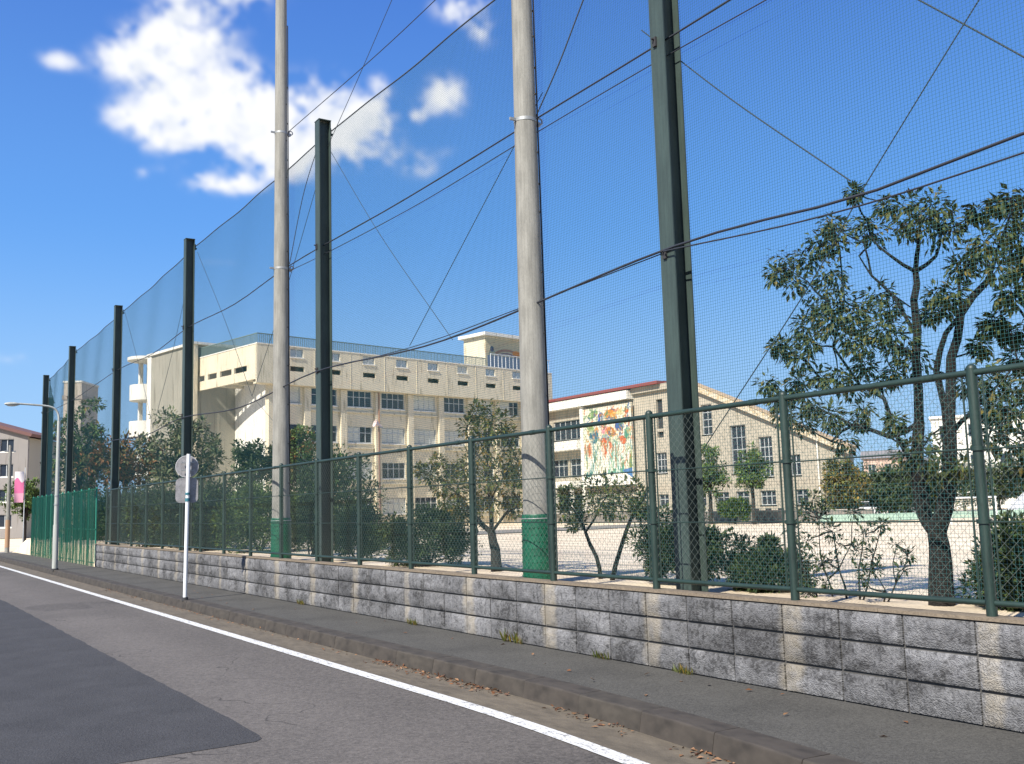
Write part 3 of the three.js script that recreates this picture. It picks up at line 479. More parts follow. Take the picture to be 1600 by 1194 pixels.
{
  const o = thing('street_lamp', 'grey street lamp with curved arm over the road beside the green netting', 'lamp', undefined, [5.98, 0.17, -39.4]);
  const m = std([0.42, 0.44, 0.42], { roughness: 0.55, map: scaled(T.stripes, 2, 0.4) });
  mesh('pole', merge([cyl(0.1, 0.095, 1.6, 0, 0, 0, 16), cyl(0.08, 0.055, 3.75, 0, 1.6, 0, 16)]), m, o);
  mesh('base_ring', cyl(0.13, 0.12, 0.06, 0, 0, 0, 16), M.dark, o);
  mesh('arm', tube([[0, 5.3, 0], [-0.03, 5.62, 0], [-0.18, 5.82, 0], [-0.5, 5.9, 0], [-1.35, 5.95, 0]], 0.036, 30, 8), m, o);
  const head = mesh('lamp_head', new THREE.SphereGeometry(0.1, 16, 10).scale(2.6, 0.7, 1.1).translate(-1.55, 5.93, 0), m, o);
  mesh('lens', new THREE.SphereGeometry(0.08, 14, 8).scale(2.2, 0.6, 1).translate(-1.57, 5.89, 0), std([0.6, 0.62, 0.6], { roughness: 0.2 }), head);
  mesh('strap', cyl(0.088, 0.086, 0.06, 0, 2.3, 0, 14), M.steel, o); mesh('strap', cyl(0.084, 0.082, 0.05, 0, 2.62, 0, 14), M.steel, o);
}

// ---------------------------------------------------------------- windows shared by the buildings (local x right, y up, z outwards)
const winCache = {};
function windowParts(parent, x, y, z, w, h, kind = 0, cols = 2, rows = 2) {
  const g = new THREE.Group(); g.name = 'window'; g.position.set(x, y, z); parent.add(g);
  const key = [w.toFixed(2), h.toFixed(2), cols, rows].join();
  const c = winCache[key] ??= (() => {
    const f = 0.07, fr = [bb(0, w, 0, f, -0.05, 0.05), bb(0, w, h - f, h, -0.05, 0.05), bb(0, f, f, h - f, -0.05, 0.05), bb(w - f, w, f, h - f, -0.05, 0.05)], iw = w - 2 * f, ih = h - 2 * f;
    for (let i = 1; i < cols; i++) fr.push(bb(f + iw * i / cols - 0.035, f + iw * i / cols + 0.035, f, h - f, -0.045, 0.045));
    const ys = []; for (let j = 1; j < rows; j++) { const q = rows === 2 ? 0.62 : j / rows; ys.push(q); for (let i = 0; i < cols; i++) fr.push(bb(f + iw * i / cols + 0.035, f + iw * (i + 1) / cols - 0.035, f + ih * q - 0.03, f + ih * q + 0.03, -0.04, 0.04)); }
    const panes = [], e = [0, ...ys, 1]; for (let i = 0; i < cols; i++) for (let j = 0; j < rows; j++) panes.push(bb(f + iw * i / cols + 0.036, f + iw * (i + 1) / cols - 0.036, f + ih * e[j] + 0.031, f + ih * e[j + 1] - 0.031, -0.02, -0.008));
    return { frame: merge(fr), panes, sill: bb(-0.08, w + 0.08, -0.12, -0.002, -0.05, 0.22) };
  })();
  mesh('frame', c.frame, M.alu, g);
  c.panes.forEach((p, i) => mesh('pane', p, kind === 1 || (kind === 2 && i < c.panes.length / 2) ? M.curtain : kind === 3 ? M.glassPale : M.glass, g));
  mesh('sill', c.sill, M.white, g);
  return g;
}

// ---------------------------------------------------------------- main school building: local x along the long front, z outwards
{
  const o = thing('school_building', 'long cream four-storey school with curved white end and stair tower', 'school', undefined, [37.82, -0.1, -94.75], 0.19736);
  const S0 = -4.5, S1 = 34.5, bay = 4.38, topRow = 14.49, st = 3.73, wh = 1.72, r = rng(31);
  // front wall with window openings
  const holes = [], wins = [];
  for (let k = -1; k < 8; k++) for (let f = 0; f < 4; f++) {
    const x0 = k < 0 ? -3.15 : k * bay - 0.08, x1 = k < 0 ? -1.35 : k * bay + 3.02, y1 = topRow - f * st, y0 = y1 - wh;
    holes.push([x0 - S0, x1 - S0, y0, y1]); wins.push([x0, y0, x1 - x0, f, k]);
  }
  mesh('front_wall', panel(S1 - S0, 14.52 + 0.35, holes.map(([a, b, c, d]) => [a, b, c, d]), 0.3).translate(S0, 0, -0.3), M.cream, o);
  for (const [x, y, w, f, k] of wins) { const q = hash(k + 9, f, 5); windowParts(o, x, y, -0.12, w, wh, q < 0.2 || (k === 3 && f < 2) || (k === 4 && f === 1) ? 1 : q < 0.42 ? 2 : 0, k < 0 ? 1 : 4, 2); }
  for (let k = 0; k < 9; k++) { const x = k * bay - 0.72; mesh('column', bb(x - 0.36, x + 0.36, 0, 14.44, 0.002, 0.34), M.cream, o); }
  for (let f = 0; f < 4; f++) { const y = topRow - f * st - wh - 0.62; for (let k = 0; k < 8; k++) mesh('ledge', bb(k * bay - 0.35, k * bay + bay - 1.09, y, y + 0.14, 0.002, 0.16), M.cream, o); }
  mesh('drain_pipe', merge([rod([8.05, 0.1, 0.42], [8.05, 14.4, 0.42], 0.07, 0.07, 8)]), std([0.3, 0.16, 0.1]), o);
  mesh('drain_pipe', merge([rod([-4.15, 0.1, 0.12], [-4.15, 14.6, 0.12], 0.09, 0.09, 8)]), std([0.42, 0.4, 0.32]), o);
  // projecting top storey
  const B0 = -6.7, BY = 14.5, BH = 3.78, bh = [], slots = [];
  for (let k = -2; k < 8; k++) { const x = k < -1 ? -5.9 : k * bay + 1.35; if (k < -1) continue; bh.push([x - B0, x + 1.62 - B0, 1.36, 1.86]); bh.push([x - B0, x + 1.52 - B0, 2.78, 3.62]); slots.push(x); }
  mesh('top_storey_wall', panel(S1 - B0, BH, bh, 0.22).translate(B0, BY, 0.6), M.cream, o);
  slots.forEach((x, i) => windowParts(o, x, BY + 2.78, 0.68, 1.52, 0.84, i % 3 === 2 ? 1 : 3, 2, 1));
  mesh('soffit', bb(B0 + 0.23, S1, BY - 0.02, BY + 0.16, -0.28, 0.598), M.cream, o);
  for (let x = B0 + 2.1; x < S1; x += 4.38) mesh('joint_strip', bb(x - 0.03, x + 0.03, BY + 0.05, BY + BH - 0.05, 0.822, 0.85), M.cream, o);
  mesh('coping', bb(B0 - 0.03, S1, BY + BH, BY + BH + 0.1, 0.56, 0.86), M.white, o);
  mesh('core', bb(-1.2, S1 - 0.2, 0, 18.1, -15, -0.62), M.core, o);
  mesh('roof_slab', bb(-3.9, S1, 18.102, 18.26, -15, 0.598), M.core, o);
  // end parapet with slots, open underneath, held on beams
  const eh = [[-11, -9.64], [-8.95, -7.07], [-6.4, -4.07], [-3.56, -1.08]].map(([a, b]) => [a + 11.2, b + 11.2, 0.92, 1.5]);
  mesh('end_parapet', panel(12.0 - 0.02, 3.4, eh, 0.2).rotateY(-Math.PI / 2).translate(B0 + 0.2, 14.86, -11.2), M.cream, o);
  mesh('coping', bb(B0 - 0.05, B0 + 0.26, 18.26, 18.36, -11.2, 0.56), M.white, o);
  for (const t of [-2.4, -5.2, -8.0]) mesh('beam', bb(B0 + 0.22, -2.2, 15.0, 15.42, t - 0.15, t + 0.15), M.cream, o);
  // curved end wall below it
  {
    const n = 20, p = [], uv = [], ix = []; const q = (s) => { const t = -0.32 - 13.2 * s; return [-4.5 + 2.7 * Math.pow(s, 1.25), t]; };
    for (let i = 0; i <= n; i++) { const [x, z] = q(i / n); for (const y of [0, 16.6]) { p.push(x, y, z); uv.push(z, y); } }
    for (let i = 0; i < n; i++) { const a = i * 2; ix.push(a, a + 1, a + 2, a + 1, a + 3, a + 2); }
    const off = (n + 1) * 2; for (let i = 0; i <= n; i++) { const [x, z] = q(i / n); for (const y of [0, 16.6]) { p.push(x + 0.25, y, z); uv.push(z, y); } }
    for (let i = 0; i < n; i++) { const a = off + i * 2; ix.push(a, a + 2, a + 1, a + 1, a + 2, a + 3); }
    const g = new THREE.BufferGeometry(); g.setAttribute('position', new THREE.Float32BufferAttribute(p, 3)); g.setAttribute('uv', new THREE.Float32BufferAttribute(uv, 2)); g.setIndex(ix); g.computeVertexNormals();
    mesh('curved_wall', g, M.white, o);
  }
  mesh('corner_pilaster', bb(-4.95, -4.3, 0, 14.84, -0.6, 0.06), M.cream, o);
  // recessed stair bay between curved wall and tower
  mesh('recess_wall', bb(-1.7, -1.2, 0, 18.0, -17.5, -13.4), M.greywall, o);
  for (const y of [3.4, 7.1, 10.8]) { mesh('landing', bb(-3.4, -1.72, y, y + 1.25, -17.4, -13.3), M.cream, o); const g = windowParts(o, -1.8, y + 1.7, -15.4, 1.7, 1.4, 0, 2, 1); g.rotation.y = -Math.PI / 2; }
  // stair tower with rounded balconies
  const TX = -7.3, tz0 = -20.6, tz1 = -11.0;
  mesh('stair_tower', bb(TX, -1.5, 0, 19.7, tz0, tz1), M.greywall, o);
  mesh('tower_edge', bb(TX - 0.12, TX + 0.3, 0, 19.7, tz1 + 0.002, tz1 + 0.45), M.cream, o);
  mesh('tower_edge', bb(TX - 0.12, TX + 0.3, 0, 19.7, tz0 - 1.0, tz0 - 0.002), M.white, o);
  mesh('tower_roof', bb(TX - 0.25, -1.3, 19.702, 19.95, tz0 - 0.9, tz1 + 0.6), M.white, o);
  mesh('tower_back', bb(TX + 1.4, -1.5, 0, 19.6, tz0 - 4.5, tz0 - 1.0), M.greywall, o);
  const half = (r0, h) => { const s = new THREE.Shape(); s.absarc(0, 0, r0, 0, Math.PI, false); s.lineTo(-r0, -1.6); s.lineTo(r0, -1.6); s.closePath(); return new THREE.ExtrudeGeometry(s, { depth: h, bevelEnabled: false, curveSegments: 20 }).rotateX(-Math.PI / 2); };
  for (const y of [1.0, 6.5, 10.9, 15.0]) mesh('round_balcony', half(2.0, 1.75).rotateY(Math.PI / 2).translate(TX + 1.0, y, tz0 - 3.1), M.white, o);
  mesh('round_canopy', half(2.2, 0.35).rotateY(Math.PI / 2).translate(TX + 0.9, 19.55, tz0 - 3.1), M.white, o);
  mesh('balcony_column', bb(TX + 0.6, TX + 1.0, 0, 19.5, tz0 - 4.9, tz0 - 4.5), M.white, o);
  // roof railing
  const bars = []; for (let x = B0 + 0.1; x < 23.4; x += 0.22) bars.push(bb(x - 0.02, x + 0.02, 18.38, 19.28, 0.68, 0.72)); for (let t = 0.5; t > -11; t -= 0.22) bars.push(bb(B0 + 0.08, B0 + 0.12, 18.36, 19.28, t - 0.02, t + 0.02));
  bars.push(bb(B0 + 0.06, 23.4, 19.28, 19.36, 0.67, 0.73), bb(B0 + 0.06, B0 + 0.14, 19.28, 19.36, -11, 0.66));
  const rail = std([0.13, 0.19, 0.18], { roughness: 0.6 });
  mesh('roof_railing', merge(bars), rail, o).userData.kind = 'stuff';
  const wire = new Tris(); for (let y = 18.45; y < 19.28; y += 0.09) { wire.strand([[B0 + 0.1, y, 0.7], [23.4, y, 0.7]], 0.016); wire.strand([[B0 + 0.1, y, 0.7], [B0 + 0.1, y, -11]], 0.016); }
  mesh('railing_wires', wire.geo(), rail, o).userData.kind = 'stuff';
  // roof-top room with a painted front
  mesh('roof_room', bb(26.8, 36, 18.0, 22.9, -6.9, -3), M.cream, o);
  mesh('roof_room_slab', bb(26.3, 36.4, 22.902, 23.3, -7.4, -2.4), M.white, o);
  const cv = document.createElement('canvas'); cv.width = 512; cv.height = 256; const c = cv.getContext('2d');
  c.fillStyle = '#c9bd9a'; c.fillRect(0, 0, 512, 256);
  const blob = (col, x, y, rx, ry, a = 0) => { c.fillStyle = col; c.beginPath(); c.ellipse(x, y, rx, ry, a, 0, 7); c.fill(); };
  c.strokeStyle = '#a9806a'; c.lineWidth = 22; c.beginPath(); c.moveTo(60, 150); c.quadraticCurveTo(200, 40, 330, 130); c.stroke(); c.strokeStyle = '#8a6f78'; c.lineWidth = 12; c.beginPath(); c.moveTo(90, 160); c.quadraticCurveTo(200, 80, 300, 150); c.stroke();
  blob('#24365c', 150, 190, 90, 34); blob('#2e4a7a', 250, 215, 90, 30); blob('#d98a3c', 300, 110, 40, 24); blob('#8c8f7d', 60, 150, 34, 60); blob('#4f5a6e', 60, 90, 18, 26); blob('#f0e2b8', 400, 160, 60, 60); blob('#c8633a', 430, 120, 34, 26); blob('#3d6c6a', 380, 220, 80, 24);
  const tx = new THREE.CanvasTexture(cv); tx.colorSpace = THREE.SRGBColorSpace;
  const pg = new THREE.BoxGeometry(9, 3.6, 0.06).translate(31.35, 20.8, -2.96); mesh('painted_panel', pg, std([0.85, 0.85, 0.85], { map: tx }), o);
  const rb = []; for (let x = 24.2; x < 34.4; x += 0.62) rb.push(bb(x - 0.03, x + 0.03, 18.38, 19.9, 0.68, 0.74)); rb.push(bb(24.2, 34.4, 19.9, 19.98, 0.67, 0.75)); mesh('terrace_railing', merge(rb), M.paleSteel, o);
  mesh('terrace_screen', bb(24.2, 34.4, 18.38, 19.85, 0.2, 0.24), std([0.1, 0.14, 0.22]), o);
}

// ---------------------------------------------------------------- gymnasium wing: local x towards the viewer's right, z outwards (to the road)
{
  const o = thing('gymnasium', 'beige gymnasium wing with sloping roof and colourful mural facing the field', 'gymnasium', undefined, [67.76, -0.1, -65.44], -Math.PI / 2);
  const prof = [[-36, 0], [11.5, 0], [11.5, 6.115], [-7.6, 13.9], [-36, 13.9]];
  const s = new THREE.Shape(prof.map((p) => new THREE.Vector2(...p)));
  const H = (x0, x1, y0, y1) => s.holes.push(new THREE.Path([[x0, y0], [x0, y1], [x1, y1], [x1, y0]].map((p) => new THREE.Vector2(...p))));
  const wins = [[-1.35, 0.6, 4.4, 8.9, 3, 4], [2.1, 3.7, 4.0, 7.6, 3, 4], [5.6, 6.8, 4.0, 5.8, 2, 2], [-11.8, -10.2, 4.9, 7.0, 3, 3], [-5.0, -3.6, 8.3, 11.2, 2, 4], [-11.7, -10.2, 1.5, 2.8, 2, 2], [-6.4, -4.9, 1.5, 2.8, 2, 2], [-3.6, -1.9, 1.5, 2.8, 2, 2], [-1.0, 0.6, 1.5, 2.8, 2, 2], [1.95, 3.8, 1.5, 2.8, 3, 2], [6.0, 7.4, 1.5, 2.8, 2, 2], [-5.0, -3.6, 4.6, 7.0, 2, 3],
    [-30, -27, 5.2, 7.2, 3, 2], [-26.6, -23.8, 5.2, 7.2, 3, 2], [-29.6, -24.2, 9.4, 11.6, 5, 2], [-34.5, -31, 5.2, 7.2, 3, 2], [-34.5, -31, 9.4, 11.6, 3, 2]];
  for (const w of wins) H(w[0], w[1], w[2], w[3]);
  const slits = [[-11.45, -10.5, 11.0, 12.4], [-11.45, -10.5, 9.4, 10.7], [-11.45, -10.5, 8.5, 9.1]]; for (const w of slits) H(...w);
  H(-30, -24.5, 0.3, 3.2);
  mesh('front_wall', new THREE.ExtrudeGeometry(s, { depth: 0.5, bevelEnabled: false }).translate(0, 0, -0.5), M.gym, o);
  wins.forEach(([x0, x1, y0, y1, c, r], i) => windowParts(o, x0, y0, -0.22, x1 - x0, y1 - y0, 0, c, r));
  for (const [x0, x1, y0, y1] of slits) mesh('louvre', bb(x0, x1, y0, y1, -0.34, -0.28), M.dark, o);
  mesh('core', new THREE.ExtrudeGeometry(new THREE.Shape([[-35.8, 0], [-20, 0], [-20, 13.6], [-35.8, 13.6]].map((p) => new THREE.Vector2(...p))), { depth: 7, bevelEnabled: false }).translate(0, 0, -7.6), M.core, o);
  mesh('core', new THREE.ExtrudeGeometry(new THREE.Shape([[-19.9, 0], [11.3, 0], [11.3, 5.9], [-7.7, 13.6], [-19.9, 13.6]].map((p) => new THREE.Vector2(...p))), { depth: 0.5, bevelEnabled: false }).translate(0, 0, -1.3), M.core, o);
  const L = Math.hypot(21.1, 8.6), rake = (w, z0, z1, y) => bb(-0.6, L - 1.3, y, y + w, z0, z1).rotateZ(-Math.atan2(8.6, 21.1)).translate(-7.6, 13.9, 0);
  const rust = texture(512, 64, (u, v) => { const n = fbm(u * 60, v * 6, 3, 4, 60, 6); const k = sstep(0.5, 0.66, n); return [mix(0.5, 0.43, k), mix(0.45, 0.34, k), mix(0.35, 0.21, k)]; });
  mesh('rake_board', rake(0.55, -0.4, 0.45, -0.3), std([1, 0.98, 0.95], { map: scaled(rust, 0.08, 1) }), o);
  mesh('rake_cap', rake(0.1, -0.42, 0.5, 0.252), std([0.36, 0.27, 0.17]), o);
  mesh('eave_board', bb(-36, -14.9, 12.85, 13.75, 0.002, 1.0), M.white, o);
  mesh('cornice', bb(-14.89, -7.7, 13.3, 13.9, 0.002, 0.4), M.gym, o);
  mesh('red_roof', bb(-36, -10.2, 13.902, 14.2, -1.2, 0.9), std([0.2, 0.05, 0.045]), o);
  // balcony storey beside the mural
  mesh('balcony', bb(-30.2, -23.6, 8.1, 9.15, 0.002, 1.2), M.white, o);
  mesh('entrance_canopy', bb(-30.4, -23.4, 3.9, 4.6, 0.002, 2.2), M.white, o);
  for (const x of [-29.8, -26.9, -24.0]) mesh('column', bb(x - 0.2, x + 0.2, 0, 3.9, 1.6, 2.0), M.white, o);
  mesh('entrance_door', merge([bb(-29.4, -27.4, 0.3, 3.0, -0.4, -0.34), bb(-27.2, -25.2, 0.3, 3.0, -0.4, -0.34)]), M.glass, o);
  mesh('pier', bb(-23.55, -23.0, 0, 12.8, 0.002, 0.7), M.white, o);
  // mural panel
  const cv = document.createElement('canvas'); cv.width = 512; cv.height = 512; const c = cv.getContext('2d'); c.fillStyle = '#e9e3cf'; c.fillRect(0, 0, 512, 512);
  const blob = (col, x, y, rx, ry, a = 0) => { c.fillStyle = col; c.beginPath(); c.ellipse(x, y, rx, ry, a, 0, 7); c.fill(); };
  const poly = (col, p) => { c.fillStyle = col; c.beginPath(); p.forEach(([x, y], i) => (i ? c.lineTo(x, y) : c.moveTo(x, y))); c.fill(); };
  blob('#7d9a5c', 110, 50, 60, 26, -0.3); blob('#d98a35', 290, 60, 70, 30, -0.2); blob('#e0a24c', 330, 90, 34, 40); blob('#3c5fa8', 195, 85, 36, 44, 0.3); blob('#c05a35', 470, 50, 22, 26); blob('#d8c48a', 400, 60, 40, 18);
  blob('#2f6a7c', 115, 205, 52, 50, 0.2); blob('#8aa66a', 80, 150, 40, 26); blob('#e89aa6', 225, 165, 34, 34); blob('#d9822e', 300, 185, 46, 34, 0.4); blob('#3f62a0', 390, 150, 46, 40); blob('#4f9278', 470, 210, 34, 44); blob('#cf6b40', 420, 250, 38, 28, 0.5);
  poly('#d1622c', [[190, 220], [290, 225], [300, 290], [235, 370], [185, 300]]); poly('#c9723f', [[20, 270], [70, 260], [80, 340], [30, 350]]); poly('#5f9a86', [[330, 240], [380, 260], [440, 470], [290, 470], [300, 330]]); poly('#86b59d', [[300, 320], [330, 300], [310, 470], [240, 480]]); poly('#7b8a4a', [[440, 320], [505, 300], [505, 470], [470, 470]]);
  poly('#4d7f78', [[10, 470], [60, 420], [130, 330], [120, 420], [60, 505], [10, 505]]); poly('#5f6b4a', [[180, 430], [220, 400], [240, 470], [190, 505]]);
  c.lineCap = 'round'; const rr = rng(8);
  for (let i = 0; i < 430; i++) { const x = rr() * 512, y = rr() * 400, top = y < 230; c.globalAlpha = 0.62; c.strokeStyle = (top ? ['#c98a45', '#5f7f5a', '#4a6698', '#d9cda8', '#b8603c', '#8fae8c', '#e6dcc0'] : ['#6f9a86', '#dfe3d6', '#b9714a', '#7c8a58', '#efe9da', '#5b8c92', '#c9d6c6'])[Math.floor(rr() * 7)]; c.lineWidth = 3 + rr() * 13; c.beginPath(); c.moveTo(x, y); c.quadraticCurveTo(x + (rr() - 0.5) * 60, y + 20, x + (rr() - 0.5) * 60, y + (top ? 20 : 60) * (0.5 + rr())); c.stroke(); }
  c.globalAlpha = 0.9; for (let i = 0; i < 46; i++) { const x = 20 + rr() * 470, y = 260 + rr() * 180; c.strokeStyle = ['#f1eee2', '#e6efe6', '#f5e7d4', '#cfe0da', '#f4f1e8'][i % 5]; c.lineWidth = 4 + rr() * 8; c.beginPath(); c.moveTo(x, y); c.lineTo(x + (rr() - 0.5) * 70, y + 50 + rr() * 90); c.stroke(); }
  poly('#3c6fae', [[400, 455], [505, 440], [505, 510], [440, 480]]); poly('#eeeadb', [[60, 512], [130, 470], [430, 470], [505, 512]]);
  const tx = new THREE.CanvasTexture(cv); tx.colorSpace = THREE.SRGBColorSpace;
  mesh('mural', new THREE.BoxGeometry(8.3, 7.9, 0.25).translate(-18.95, 8.55, 0.45), std([0.72, 0.72, 0.7], { map: tx }), o);
  const ledge = new THREE.Shape([[0, 0], [8.3, 0], [7.2, 1.0], [1.0, 1.0]].map((p) => new THREE.Vector2(...p))); mesh('mural_ledge', new THREE.ExtrudeGeometry(ledge, { depth: 0.7, bevelEnabled: false }).translate(-23.1, 3.95, 0.2), M.white, o);
  for (let k = 0; k < 8; k++) mesh('vent', bb(-6.2 + k * 1.45, -5.5 + k * 1.45, 1.02, 1.22, -0.02, 0.012), M.dark, o);
  for (const x of [-8.6, 8.8]) mesh('drain_pipe', rod([x, 0.2, 0.14], [x, x < 0 ? 13.2 : 7, 0.14], 0.07, 0.07, 8), M.white, o);
}
{
  const o = thing('field_retaining_wall', 'low dark grey wall along the foot of the gymnasium', 'wall', undefined, [64.8, -0.15, -65.4], -Math.PI / 2);
  const m = std([0.2, 0.18, 0.16], { map: scaled(T.streak, 0.1, 0.5) });
  for (let x = -34; x < 16; x += 2.5) mesh('wall_panel', bb(x, x + 2.47, 0, 1.05, -0.2, 0.05), m, o);
  mesh('coping', bb(-34, 16, 1.052, 1.14, -0.24, 0.09), std([0.3, 0.28, 0.25]), o);
}

// ---------------------------------------------------------------- plants
const PAL = {
  cherry: [[0.055, 0.078, 0.023], [0.085, 0.103, 0.027], [0.043, 0.062, 0.022], [0.064, 0.086, 0.027], [0.047, 0.069, 0.022], [0.106, 0.113, 0.027], [0.064, 0.083, 0.024], [0.139, 0.113, 0.027], [0.051, 0.069, 0.024], [0.071, 0.081, 0.025]],
  dark: [[0.030, 0.052, 0.016], [0.043, 0.072, 0.022], [0.021, 0.041, 0.015], [0.064, 0.090, 0.024]],
  bright: [[0.075, 0.129, 0.027], [0.102, 0.164, 0.034], [0.054, 0.095, 0.024], [0.128, 0.172, 0.038]],
  olive: [[0.085, 0.103, 0.024], [0.128, 0.129, 0.027], [0.064, 0.078, 0.022], [0.192, 0.129, 0.027]],
  silver: [[0.097, 0.117, 0.048], [0.128, 0.147, 0.061], [0.064, 0.090, 0.035], [0.170, 0.155, 0.068]],
  autumn: [[0.192, 0.086, 0.024], [0.139, 0.100, 0.024], [0.085, 0.090, 0.023], [0.234, 0.095, 0.027]],
};
function leaf(t, r, c, dir, size, wide, pal) {       // one folded leaf of two faces
  const col = pal[Math.floor(r() * pal.length)], k = 0.75 + 0.5 * r(), cc = col.map((v) => v * k);
  const d = dir.clone().normalize(), side = new THREE.Vector3().crossVectors(d, new THREE.Vector3(r() - 0.5, 0.6 + r() * 0.5, r() - 0.5)).normalize(), up = new THREE.Vector3().crossVectors(side, d);
  const L = size * (0.5 + 0.85 * r()), w = L * wide * 0.5, b = c, tip = [c[0] + d.x * L, c[1] + d.y * L, c[2] + d.z * L];
  const md = (s) => [0, 1, 2].map((q) => c[q] + d.getComponent(q) * L * 0.45 + side.getComponent(q) * w * s + up.getComponent(q) * w * 0.35);
  t.tri(b, md(1), tip, cc); t.tri(b, tip, md(-1), cc);
}
function crown(clumps, per, size, wide, pal, seed, droop = 0.35, flat = 1) {   // clumps [x, y, z, radius]
  const t = new Tris(), r = rng(seed);
  for (const [x, y, z, R] of clumps) {
    const n = Math.round(per * (0.7 + 0.6 * r()));
    for (let i = 0; i < n; i++) {
      const th = r() * 6.283, cz = r() * 2 - 1, rad = R * Math.pow(r(), 0.45), s = Math.sqrt(1 - cz * cz), v = new THREE.Vector3(s * Math.cos(th), cz * flat, s * Math.sin(th));
      const dir = v.clone().multiplyScalar(0.8).add(new THREE.Vector3(r() - 0.5, r() - 0.5 - droop, r() - 0.5));
      leaf(t, r, [x + v.x * rad, y + v.y * rad, z + v.z * rad], dir, size, wide, pal);
    }
  }
  return t.geo();
}
function limbs(list, off = 0) {
  const gs = []; let s = off;
  for (const [r0, r1, pts] of list) for (let i = 0; i + 1 < pts.length; i++) {
    const a = mix(r0, r1, i / (pts.length - 1)), b = mix(r0, r1, (i + 1) / (pts.length - 1)), A = pts[i], B = pts[i + 1], mid = [0, 1, 2].map((k) => (A[k] + B[k]) / 2 + (hash(s++, k, 3) - 0.5) * 0.12 * Math.min(0.4, Math.hypot(A[0] - B[0], A[1] - B[1], A[2] - B[2])));
    gs.push(rod(A, mid, a, (a + b) / 2, 8), rod(mid, B, (a + b) / 2, b, 8), new THREE.SphereGeometry(b * 0.99, 8, 6).translate(...B), new THREE.SphereGeometry((a + b) / 2 * 0.99, 8, 6).translate(...mid));
  }
  return merge(gs);
}
function twigs(branchList, clumps, seed) {           // thin twigs from the nearest limb point out to each clump
  const pts = branchList.flatMap((b) => b[2]), r = rng(seed), out = [];
  for (const c of clumps) { let best = null, bd = 1e9; for (const p of pts) { const d = Math.hypot(p[0] - c[0], p[1] - c[1], p[2] - c[2]); if (d < bd) { bd = d; best = p; } } if (bd > 0.04) { out.push([0.012, 0.004, [best, [0, 1, 2].map((k) => mix(best[k], c[k], 0.55) + (r() - 0.5) * 0.08), [c[0], c[1], c[2]]]]); for (let i = 0; i < 3; i++) out.push([0.005, 0.002, [[c[0], c[1], c[2]], [c[0] + (r() - 0.5) * c[3] * 1.6, c[1] + (r() - 0.4) * c[3] * 1.4, c[2] + (r() - 0.5) * c[3] * 1.6]]]); } }
  return out;
}
function plantFrom(name, label, category, group, br, cl, per, size, wide, pal, bark, seed, droop) {
  const o = thing(name, label, category, group), base = br[0][2][0];
  const sh = (v) => [v[0] - base[0], v[1] - base[1], v[2] - base[2]];
  o.position.set(base[0], base[1], base[2]);
  const b = [...br.map(([r0, r1, p]) => [r0 > 0.1 ? r0 * 0.78 : r0 * 0.62, r0 > 0.1 ? r1 * 0.7 : r1 * 0.62, p]), ...twigs(br, cl, seed + 1)].map(([r0, r1, p]) => [r0, r1, p.map(sh)]), c = cl.map((q) => [...sh(q), q[3]]);
  mesh('trunk', limbs(b, seed), bark, o);
  mesh('crown', crown(c, per, size, wide, pal, seed, droop), M.leaf, o);
  return o;
}
plantFrom('leafy_tree', 'large forked tree with hanging leaf clusters, in front at the right', 'tree', undefined, BIG_BRANCH, BIG_CLUMP, 125, 0.088, 0.42, PAL.cherry, M.barkDark, 11, 0.55);
plantFrom('leafy_tree', 'leafy tree cut off by the right edge of the view', 'tree', undefined, EDGE_BRANCH, EDGE_CLUMP, 130, 0.105, 0.42, PAL.cherry, M.barkDark, 12, 0.55);
plantFrom('garden_tree', 'yellow-green pruned tree just left of the middle concrete pole', 'tree', undefined, MID_BRANCH, MID_CLUMP, 190, 0.09, 0.45, PAL.olive, M.bark, 13, 0.1);
plantFrom('garden_tree', 'small flat-topped tree on two splayed bare stems below the mural', 'tree', undefined, VEE_BRANCH, VEE_CLUMP, 170, 0.075, 0.45, PAL.olive.slice(0, 3).concat([[0.05, 0.09, 0.025]]), M.barkDark, 14, 0);
plantFrom('sparse_shrub', 'sparse many-stemmed shrub with thin leaves left of the dark tree trunk', 'shrub', undefined, STEM_BRANCH, STEM_CLUMP, 60, 0.06, 0.45, PAL.dark.concat([[0.07, 0.09, 0.03]]), M.bark, 15, 0);

function bush(label, x, y, z, rx, ry, n, size, pal, seed, group, rz = rx, name = 'round_bush') {
  const gy = groundY(x, z), o = thing(name, label, 'bush', group, [x, gy, z]), r = rng(seed), cl = [];
  for (let i = 0; i < n; i++) {
    const th = r() * 6.283, cz = r() * 1.7 - 0.7, s = Math.sqrt(Math.max(0, 1 - cz * cz)), k = 0.5 + 0.42 * r();
    const spr = r() < 0.12 ? 1.14 : 0.9 + 0.2 * vnoise(th * 1.3, cz * 2.2 + seed, seed); cl.push([rx * s * Math.cos(th) * k * spr, Math.max(0.06, y - gy + ry * cz * k * spr), rz * s * Math.sin(th) * k * spr, Math.min(rx, ry) * (0.24 + 0.14 * r())]);
  }
  mesh('foliage', crown(cl, 230, size, 0.5, pal, seed + 7, -0.15), M.leaf, o);
  const b = []; for (let i = 0; i < 7; i++) { const c = cl[i * 3 % n]; b.push([0.025, 0.008, [[(r() - 0.5) * 0.2, -0.03, (r() - 0.5) * 0.2], [c[0] * 0.4, c[1] * 0.55, c[2] * 0.4], [c[0], c[1], c[2]]]]); }
  mesh('stems', limbs(b, seed), M.barkDark, o);
  return o;
}
const BL = ['round dark bush right behind the second green post', 'wide clipped dark bush left of the yellow-green tree', 'round bush wrapped around the foot of the nearest green post', 'low spreading bush right of the nearest green post', 'dense dark bush at the right edge behind the fence'];
